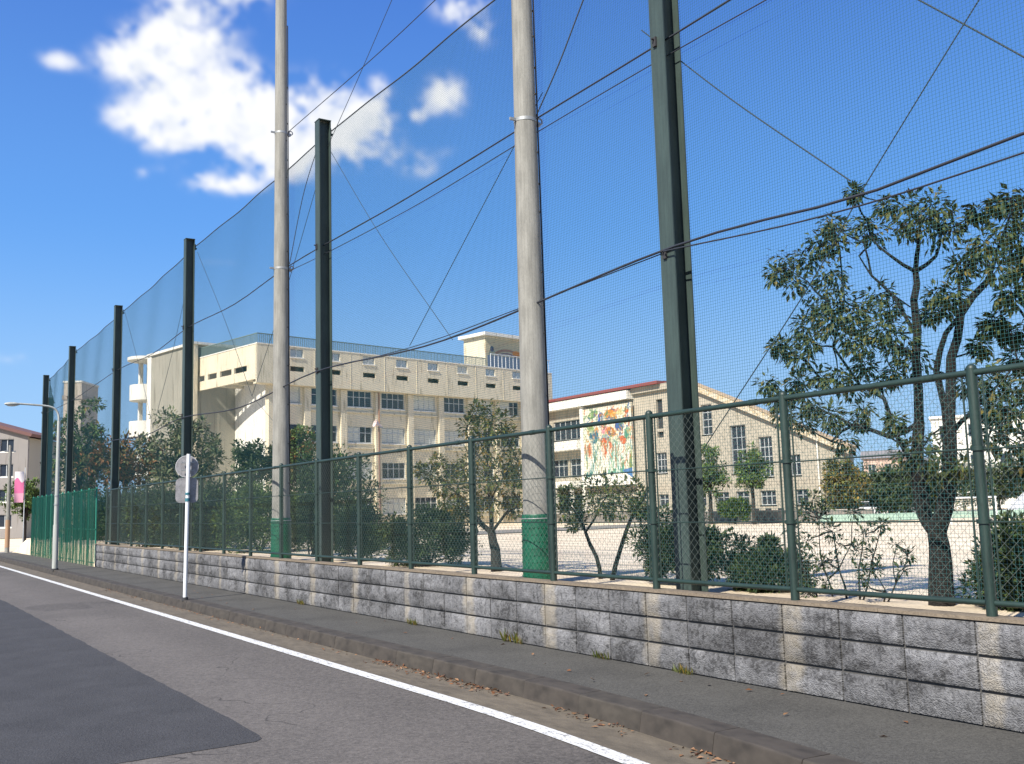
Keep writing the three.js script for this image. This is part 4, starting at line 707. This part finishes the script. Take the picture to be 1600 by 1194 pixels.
ROUND_BUSHES.forEach(([x, y, z, rx, ry], i) => bush(BL[i], x, y, z, rx, ry, i < 2 ? 80 : 60, 0.065, PAL.dark, 100 + i * 9, 'bushes behind the fence'));
bush('large rounded bush lit bright green, left of the left concrete pole', 9.7, 1.75, -28.2, 1.3, 1.05, 90, 0.09, PAL.bright, 170, 'bushes behind the fence');
bush('tall dark bush beside the left concrete pole', 9.7, 1.75, -24.3, 0.55, 0.95, 60, 0.08, PAL.dark, 181, 'bushes behind the fence');
[[9.6, 1.6, -31.5, 1.2, 1.1, 'dark bush behind the white sign pole'], [9.6, 1.7, -34.6, 1.4, 1.2, 'dark bush halfway to the end of the wall'], [9.5, 1.7, -38, 1.4, 1.2, 'dark bush at the end of the block wall'], [10.4, 1.8, -43, 1.9, 1.4, 'bush behind the start of the green netting'], [10.6, 1.9, -48.5, 2.0, 1.5, 'bush behind the middle of the green netting'], [10.6, 1.7, -54, 2.0, 1.4, 'bush behind the far corner of the green netting'], [12.4, 2.3, -29.5, 1.5, 1.7, 'tall dark bush between the sign pole and the left concrete pole']].forEach(([x, y, z, rx, ry, l], i) => bush(l, x, y, z, rx, ry, 60, 0.12, i % 2 ? PAL.dark : PAL.dark.concat(PAL.bright.slice(0, 1)), 200 + i * 13, 'bushes behind the fence'));

function tree(label, x, z, h, cr, ch, n, size, pal, seed, group, bark = M.bark, name = 'field_tree') {   // cr crown radius, ch crown half height
  const gy = groundY(x, z), o = thing(name, label, 'tree', group, [x, gy - 0.05, z]), r = rng(seed), cy = h - ch, cl = [], br = [];
  br.push([h * 0.028, h * 0.018, [[0, 0, 0], [0.1 * (r() - 0.5) * h * 0.2, cy * 0.5, 0], [(r() - 0.5) * 0.3, cy, (r() - 0.5) * 0.3]]]);
  for (let i = 0; i < n; i++) { const th = r() * 6.283, cz = r() * 1.9 - 0.9, s = Math.sqrt(Math.max(0, 1 - cz * cz)), k = Math.pow(r(), 0.4) * (0.8 + 0.35 * vnoise(th * 1.5, cz * 2 + seed, seed)); cl.push([cr * s * Math.cos(th) * k, cy + ch * cz * k, cr * s * Math.sin(th) * k, cr * (0.14 + 0.12 * r())]); }
  for (let i = 0; i < 14; i++) { const c = cl[i]; br.push([h * 0.012, h * 0.003, [[0, cy * (0.55 + 0.4 * r()), 0], [c[0] * 0.5, mix(cy * 0.8, c[1], 0.6), c[2] * 0.5], [c[0], c[1], c[2]]]]); }
  mesh('trunk', limbs(br, seed), bark, o);
  mesh('crown', crown(cl, 60, size, 0.5, pal, seed + 3, 0), M.leafFar, o);
  return o;
}
tree('grey-green loose tree in front of the stair tower', 15.7, -59.5, 7.6, 2.4, 2.6, 80, 0.28, PAL.silver, 401, 'trees at the left end of the field');
tree('dark dense tree in front of the curved white wall', 18.6, -56, 5.8, 1.5, 1.7, 60, 0.24, PAL.dark, 402, 'trees at the left end of the field');
tree('dark low tree beside the left concrete pole', 21.3, -57.5, 5.9, 2.2, 1.3, 70, 0.24, PAL.dark.concat(PAL.autumn.slice(1, 3)), 403, 'trees at the left end of the field');
tree('leafy tree showing just right of the left concrete pole', 16.9, -43.6, 5.4, 0.85, 1.0, 44, 0.16, PAL.bright.concat(PAL.autumn.slice(0, 1)), 409, 'trees at the left end of the field');
tree('tall narrow tree behind the street lamp', 10.8, -63.5, 8.8, 1.7, 3.3, 80, 0.26, PAL.bright.concat(PAL.autumn.slice(1, 2)), 404, 'trees at the left end of the field');
tree('low russet tree right of the street lamp', 13.2, -62.5, 6.2, 2.6, 1.5, 80, 0.26, PAL.autumn, 405, 'trees at the left end of the field');
tree('small green tree at the far left corner behind the netting', 9.6, -76, 5.0, 1.4, 1.6, 50, 0.24, PAL.bright, 406, 'trees at the left end of the field');
tree('fresh green tree before the gymnasium, next to the nearest green post', 61.5, -63.4, 7.0, 1.8, 2.6, 70, 0.28, PAL.bright, 407, 'young trees before the gymnasium');
tree('fresh green tree before the gymnasium, below its tall window', 61.5, -58.4, 6.4, 1.5, 2.0, 60, 0.28, PAL.bright, 408, 'young trees before the gymnasium');
bush('low green bush between the two trees before the gymnasium', 62, 1.1, -61, 1.3, 1.0, 40, 0.24, PAL.bright, 333, undefined);
for (const [i, x, z, h, cr, l] of [[0, 66.5, -53.5, 5.4, 2.0, 'olive tree at the low right corner of the gymnasium'], [8, 71.5, -52.5, 4.6, 2.2, 'dark round tree right of the low corner of the gymnasium'], [9, 75.5, -52.5, 4.4, 2.4, 'dark round tree nearest the parked cars'], [1, 88, -71.5, 5.6, 3.0, 'dark tree beyond the parked cars, next to the gymnasium'], [2, 92.5, -72, 5.2, 3.0, 'dark tree right behind the white car'], [3, 96.5, -70.7, 5.4, 3.0, 'dark tree right behind the silver car'], [4, 99.8, -68.6, 5.0, 2.8, 'dark tree seen left of the forked trunk'], [5, 103, -66.4, 5.2, 3.0, 'dark tree above the white goal'], [6, 106.3, -64.3, 5.6, 3.2, 'dark tree behind the grey tent'], [7, 109.3, -62.4, 6.6, 3.6, 'dark tree at the right edge beyond the field']]) tree(l, x, z, h, cr, h * 0.47, 90, 0.34, i ? PAL.dark : PAL.olive, 500 + i * 3, 'trees on the far side of the field', M.barkDark);

// weeds along the foot of the wall
[[-8.2, 'weed tuft at the foot of the wall, nearest of five'], [-11.5, 'weed tuft at the foot of the wall, tallest and below the middle concrete pole'], [-9.6, 'thin brown weed at the foot of the wall'], [-14.4, 'weed tuft at the foot of the wall left of the yellow-green tree'], [-19.2, 'weed tuft at the foot of the wall, farthest of five']].forEach(([z, l], i) => {
  const t = new Tris(), r = rng(600 + i), k = i === 1 ? 1.6 : 1;
  for (let j = 0; j < 46; j++) { const a = r() * 3.14 + 1.57; leaf(t, r, [(r() - 0.7) * 0.05, 0, (r() - 0.5) * 0.3 * k], new THREE.Vector3(Math.cos(a) * 0.5, 0.6 + r(), (r() - 0.5) * 1.3), 0.1 * k, 0.14, PAL.olive); }
  const o = mesh(numbered('weed'), t.geo(), M.leaf); o.position.set(7.43, 0.17, z); meta(o, l, 'weed', 'weeds along the wall');
});
{ // dead leaves drifted against the kerb and a few on the pavement
  const t = new Tris(), r = rng(71), pal = [[0.16, 0.07, 0.03], [0.22, 0.12, 0.06], [0.1, 0.05, 0.03], [0.28, 0.16, 0.09]];
  const put = (x, z, y, s) => leaf(t, r, [x, y + r() * 0.012, z], new THREE.Vector3(r() - 0.5, (r() - 0.5) * 0.25, r() - 0.5), s, 0.5, pal);
  for (const [z0, z1, n] of [[-12.5, -9.2, 240], [-6.4, -4.9, 70], [-4.6, -3.8, 90], [-30, -13, 160], [-8.4, -7, 50]]) for (let i = 0; i < n; i++) { const z = mix(z0, z1, r()); put(5.895 + bend(z) - Math.pow(r(), 2.2) * 0.2, z, 0.008, 0.055); };
  for (let i = 0; i < 34; i++) put(6.25 + r() * 1.15, mix(-26, -3, r()), 0.18, 0.07);
  const o = mesh('fallen_leaves', t.geo(), M.leaf); o.userData.kind = 'stuff'; meta(o, 'brown fallen leaves drifted along the kerb and pavement', 'leaves');
}

// ---------------------------------------------------------------- things in the distance
{
  const o = thing('apartment_block', 'grey apartment block with brown roof edge at the far left', 'building', undefined, [9.2, 0, -125], -0.5);
  const w = std([0.25, 0.235, 0.225], { map: scaled(T.streak, 0.1, 0.2) }), s = new THREE.Shape([[-16, 0], [7.2, 0], [7.2, 11.2], [-3, 14.2], [-16, 14.2]].map((p) => new THREE.Vector2(...p))), wins = [];
  for (let f = 0; f < 4; f++) for (let k = 0; k < 5; k++) { const x = 4.2 - k * 3.4, y = 1.2 + f * 2.75; if (y + 1.5 < 11) { wins.push([x, y]); s.holes.push(new THREE.Path([[x, y], [x, y + 1.4], [x + 1.5, y + 1.4], [x + 1.5, y]].map((p) => new THREE.Vector2(...p)))); } }
  mesh('wall', new THREE.ExtrudeGeometry(s, { depth: 0.4, bevelEnabled: false }), w, o);
  mesh('core', new THREE.ExtrudeGeometry(new THREE.Shape([[-15.8, 0], [7, 0], [7, 11], [-3, 14], [-15.8, 14]].map((p) => new THREE.Vector2(...p))), { depth: 10, bevelEnabled: false }).translate(0, 0, -10.3), M.core, o);
  for (const [x, y] of wins) windowParts(o, x, y, 0.2, 1.5, 1.4, 0, 2, 1);
  const L = Math.hypot(10.2, 3); mesh('roof', bb(0, L + 0.5, 0, 0.35, -10.6, 0.9).rotateZ(-Math.atan2(3, 10.2)).translate(-3, 14.15, 0), std([0.13, 0.065, 0.06]), o); mesh('roof', bb(-16.4, -3.02, 14.2, 14.5, -10.6, 0.9), std([0.13, 0.065, 0.06]), o);
  for (const k of [0, 1, 2, 3]) mesh('balcony', bb(-10, -5.2, 2.4 + k * 2.75, 3.3 + k * 2.75, 0.402, 1.5), w, o);
}
{
  const o = thing('tower_block', 'tall narrow beige tower seen through the net behind the netting', 'building', undefined, [24.6, 0, -151], -0.55);
  mesh('wall', bb(-1.25, 1.25, 0, 21, -6, 0), std([0.55, 0.47, 0.38], { map: scaled(T.streak, 0.1, 0.1) }), o); mesh('roof_band', bb(-1.4, 1.4, 18.6, 19.2, -6.1, 0.12), std([0.36, 0.3, 0.25]), o); mesh('roof', bb(-1.35, 1.35, 21.002, 21.25, -6.1, 0.1), M.white, o);
  for (let f = 0; f < 4; f++) windowParts(o, -0.5, 4 + f * 3.4, 0.06, 1, 1.2, 0, 2, 1);
}
{
  const o = thing('advertising_flag', 'pink and white banner flag on a thin pole at the far left', 'flag', undefined, [8.25, 0, -68.6]);
  mesh('pole', rod([0.31, 0, 0], [0.32, 5.2, 0], 0.025), M.paleSteel, o);
  const g = new THREE.BoxGeometry(0.5, 1.9, 0.02, 6, 10, 1), p = g.attributes.position; for (let i = 0; i < p.count; i++) p.setZ(i, p.getZ(i) + 0.1 * Math.sin(p.getX(i) * 6 + p.getY(i) * 1.5)); g.computeVertexNormals();
  const tx = texture(64, 128, (u, v) => (v > 0.72 + 0.08 * Math.sin(u * 6) ? [0.7, 0.66, 0.68] : v < 0.3 ? [0.62, 0.3, 0.4] : [0.6, 0.14, 0.3])); mesh('cloth', g.translate(0, 4.0, 0), std([1, 1, 1], { map: tx }), o);
}
{
  const o = thing('utility_pole', 'grey utility pole at the far left edge of the view', 'pole', undefined, [7.4, 0, -66]);
  mesh('shaft', cyl(0.13, 0.09, 6.4, 0, 0, 0, 14), M.concrete, o); mesh('warning_sleeve', cyl(0.135, 0.13, 1.6, 0, 0.4, 0, 14), std([0.32, 0.2, 0.12]), o); mesh('cross_arm', bb(-0.3, 0.3, 6.0, 6.08, -0.05, 0.05), M.steel, o);
}
{
  const o = thing('speaker_pole', 'thin brown pole with a pale loudspeaker horn in front of the school', 'pole', undefined, [34.75, -0.1, -72.85]);
  mesh('pole', cyl(0.07, 0.05, 8.9, 0, 0, 0, 10), std([0.24, 0.14, 0.1]), o);
  mesh('horn', new THREE.LatheGeometry([[0.02, 0], [0.07, 0.1], [0.12, 0.35], [0.3, 0.7], [0.34, 0.72], [0.3, 0.68], [0.1, 0.4]].map((p) => new THREE.Vector2(...p)), 16).rotateZ(1.2).translate(0.3, 8.7, 0), std([0.7, 0.56, 0.52], { side: THREE.DoubleSide }), o); mesh('horn_bracket', bb(0.0, 0.35, 8.6, 8.7, -0.05, 0.05), M.steel, o);
}
{
  const o = thing('football_goal', 'white goal frame across the field behind the tree trunk', 'goal', undefined, [64.9, -0.1, -41.2], -0.58);
  const w = std([0.8, 0.8, 0.8], { roughness: 0.4 });
  mesh('post', cyl(0.05, 0.05, 1.75, -1.6, 0, 0, 8), w, o); mesh('post', cyl(0.05, 0.05, 1.75, 1.6, 0, 0, 8), w, o); mesh('crossbar', rod([-1.66, 1.75, 0], [1.66, 1.75, 0], 0.065, 0.065, 8), w, o);
  const t = new Tris(); for (let x = -1.55; x <= 1.55; x += 0.22) t.strand([[x, 1.75, 0], [x, 1.2, -0.8], [x, 0, -1.1]], 0.01); for (let q = 0; q <= 8; q++) { const f = q / 8, y = f < 0.4 ? mix(1.75, 1.2, f / 0.4) : mix(1.2, 0, (f - 0.4) / 0.6), z = f < 0.4 ? mix(0, -0.8, f / 0.4) : mix(-0.8, -1.1, (f - 0.4) / 0.6); t.strand([[-1.6, y, z], [1.6, y, z]], 0.01); }
  mesh('net', t.geo(), std([0.5, 0.45, 0.35]), o).userData.kind = 'stuff';
}
{
  const o = thing('field_barrier', 'pale green low barrier along the far edge of the field', 'barrier', undefined, [66, -0.12, -46.8], -0.58);
  const m = std([0.3, 0.42, 0.34]); for (let x = -7; x < 24; x += 3) { mesh('panel', bb(x, x + 2.9, 0.25, 0.75, -0.03, 0.03), m, o); mesh('post', bb(x - 0.06, x + 0.04, 0, 0.85, -0.06, 0.06), m, o); }
}
function car(label, x, z, turn, color) {
  const o = thing('parked_car', label, 'car', 'cars parked beyond the field', [x, -0.1, z], turn), paint = new THREE.MeshPhysicalMaterial({ color: lin(...color), roughness: 0.35, clearcoat: 0.8, clearcoatRoughness: 0.1 });
  const side = new THREE.Shape(); side.moveTo(-2, 0.28); side.lineTo(-2.05, 0.62); side.quadraticCurveTo(-2, 0.8, -1.5, 0.86); side.lineTo(-0.9, 0.92); side.lineTo(1.85, 0.95); side.quadraticCurveTo(2.05, 0.85, 2.05, 0.4); side.lineTo(2, 0.28); side.closePath();
  mesh('body', new THREE.ExtrudeGeometry(side, { depth: 1.5, bevelEnabled: true, bevelSize: 0.06, bevelThickness: 0.08, bevelSegments: 3 }).translate(0, 0, -0.75), paint, o);
  const cab = new THREE.Shape([[-1.1, 0.9], [-0.45, 1.42], [1.2, 1.46], [1.8, 0.93]].map((p) => new THREE.Vector2(...p))); mesh('windows', new THREE.ExtrudeGeometry(cab, { depth: 1.36, bevelEnabled: true, bevelSize: 0.04, bevelThickness: 0.05, bevelSegments: 2 }).translate(0, 0, -0.68), M.glass, o);
  mesh('roof', bb(-0.5, 1.25, 1.47, 1.53, -0.66, 0.66), paint, o);
  for (const px of [-1.25, 1.25]) for (const pz of [-0.78, 0.78]) { const w = mesh('wheel', new THREE.CylinderGeometry(0.31, 0.31, 0.2, 18).rotateX(Math.PI / 2).translate(px, 0.31, pz), M.dark, o); mesh('rim', new THREE.CylinderGeometry(0.19, 0.19, 0.215, 14).rotateX(Math.PI / 2).translate(px, 0.31, pz), M.paleSteel, w); }
  for (const pz of [-0.55, 0.55]) mesh('headlight', new THREE.SphereGeometry(0.12, 10, 6).scale(0.6, 0.7, 1.2).translate(-2.02, 0.68, pz), M.paleSteel, o);
}
car('white car parked beyond the field, nearest the gymnasium', 81.7, -63.6, -0.5, [0.75, 0.75, 0.75]);
car('silver car parked beyond the field, right of the white one', 86.3, -60.6, -0.5, [0.4, 0.42, 0.45]);
{
  const o = thing('grey_tent', 'grey pyramid tent at the far right of the field', 'tent', undefined, [77.5, -0.1, -44.8], 0.4);
  mesh('canopy', new THREE.ConeGeometry(1.9, 1.5, 4).rotateY(Math.PI / 4).translate(0, 1.25, 0), std([0.42, 0.42, 0.43]), o); mesh('band', new THREE.CylinderGeometry(1.92, 1.92, 0.2, 4, 1, true).rotateY(Math.PI / 4).translate(0, 0.42, 0), std([0.5, 0.5, 0.52], { side: THREE.DoubleSide }), o);
  for (const a of [-1, 1]) for (const b of [-1, 1]) mesh('leg', rod([a * 1.28, 0, b * 1.28], [a * 1.28, 0.5, b * 1.28], 0.04), M.steel, o);
}
function house(name, label, x, z, turn, w, h, d, col, roofCol, rows, cols) {
  const o = thing(name, label, 'building', 'buildings beyond the field', [x, -0.1, z], turn), m = std(col, { map: scaled(T.streak, 0.1, 0.2) }), holes = [], q = [];
  for (let f = 0; f < rows; f++) for (let k = 0; k < cols; k++) { const ww = w / cols * 0.45, x0 = w / cols * (k + 0.27), y0 = h / rows * f + h / rows * 0.35; holes.push([x0, x0 + ww, y0, y0 + h / rows * 0.42]); q.push([x0, y0, ww, h / rows * 0.42]); }
  mesh('wall', panel(w, h, holes, 0.3).translate(-w / 2, 0, -0.3), m, o); mesh('core', bb(-w / 2 + 0.05, w / 2 - 0.05, 0, h - 0.05, -d, -0.4), m, o);
  for (const [a, b, c, e] of q) windowParts(o, a - w / 2, b, -0.15, c, e, 0, 2, 1);
  const s = new THREE.Shape([[0.4, 0], [-d - 0.4, 0], [-d / 2, 1.3]].map((p) => new THREE.Vector2(...p)));
  mesh('roof', roofCol ? new THREE.ExtrudeGeometry(s, { depth: w + 0.8, bevelEnabled: false }).rotateY(-Math.PI / 2).translate(w / 2 + 0.4, h + 0.002, 0) : bb(-w / 2 - 0.2, w / 2 + 0.2, h + 0.002, h + 0.35, -d - 0.2, 0.25), roofCol ? std(roofCol) : M.white, o);
}
house('white_house', 'white flat-roofed building behind the trees at the right edge', 124, -75.5, -1.0, 14, 12, 8, [0.78, 0.76, 0.7], null, 3, 4);
house('pink_house', 'pinkish distant house with grey tiled roof beyond the field', 129, -95, -0.95, 7, 7.6, 7, [0.55, 0.4, 0.33], [0.2, 0.19, 0.19], 2, 3);
house('grey_house', 'grey distant house right of the pinkish one', 128, -86, -0.95, 6, 6.0, 7, [0.45, 0.42, 0.38], [0.16, 0.16, 0.17], 2, 2);

renderer.render(scene, camera);
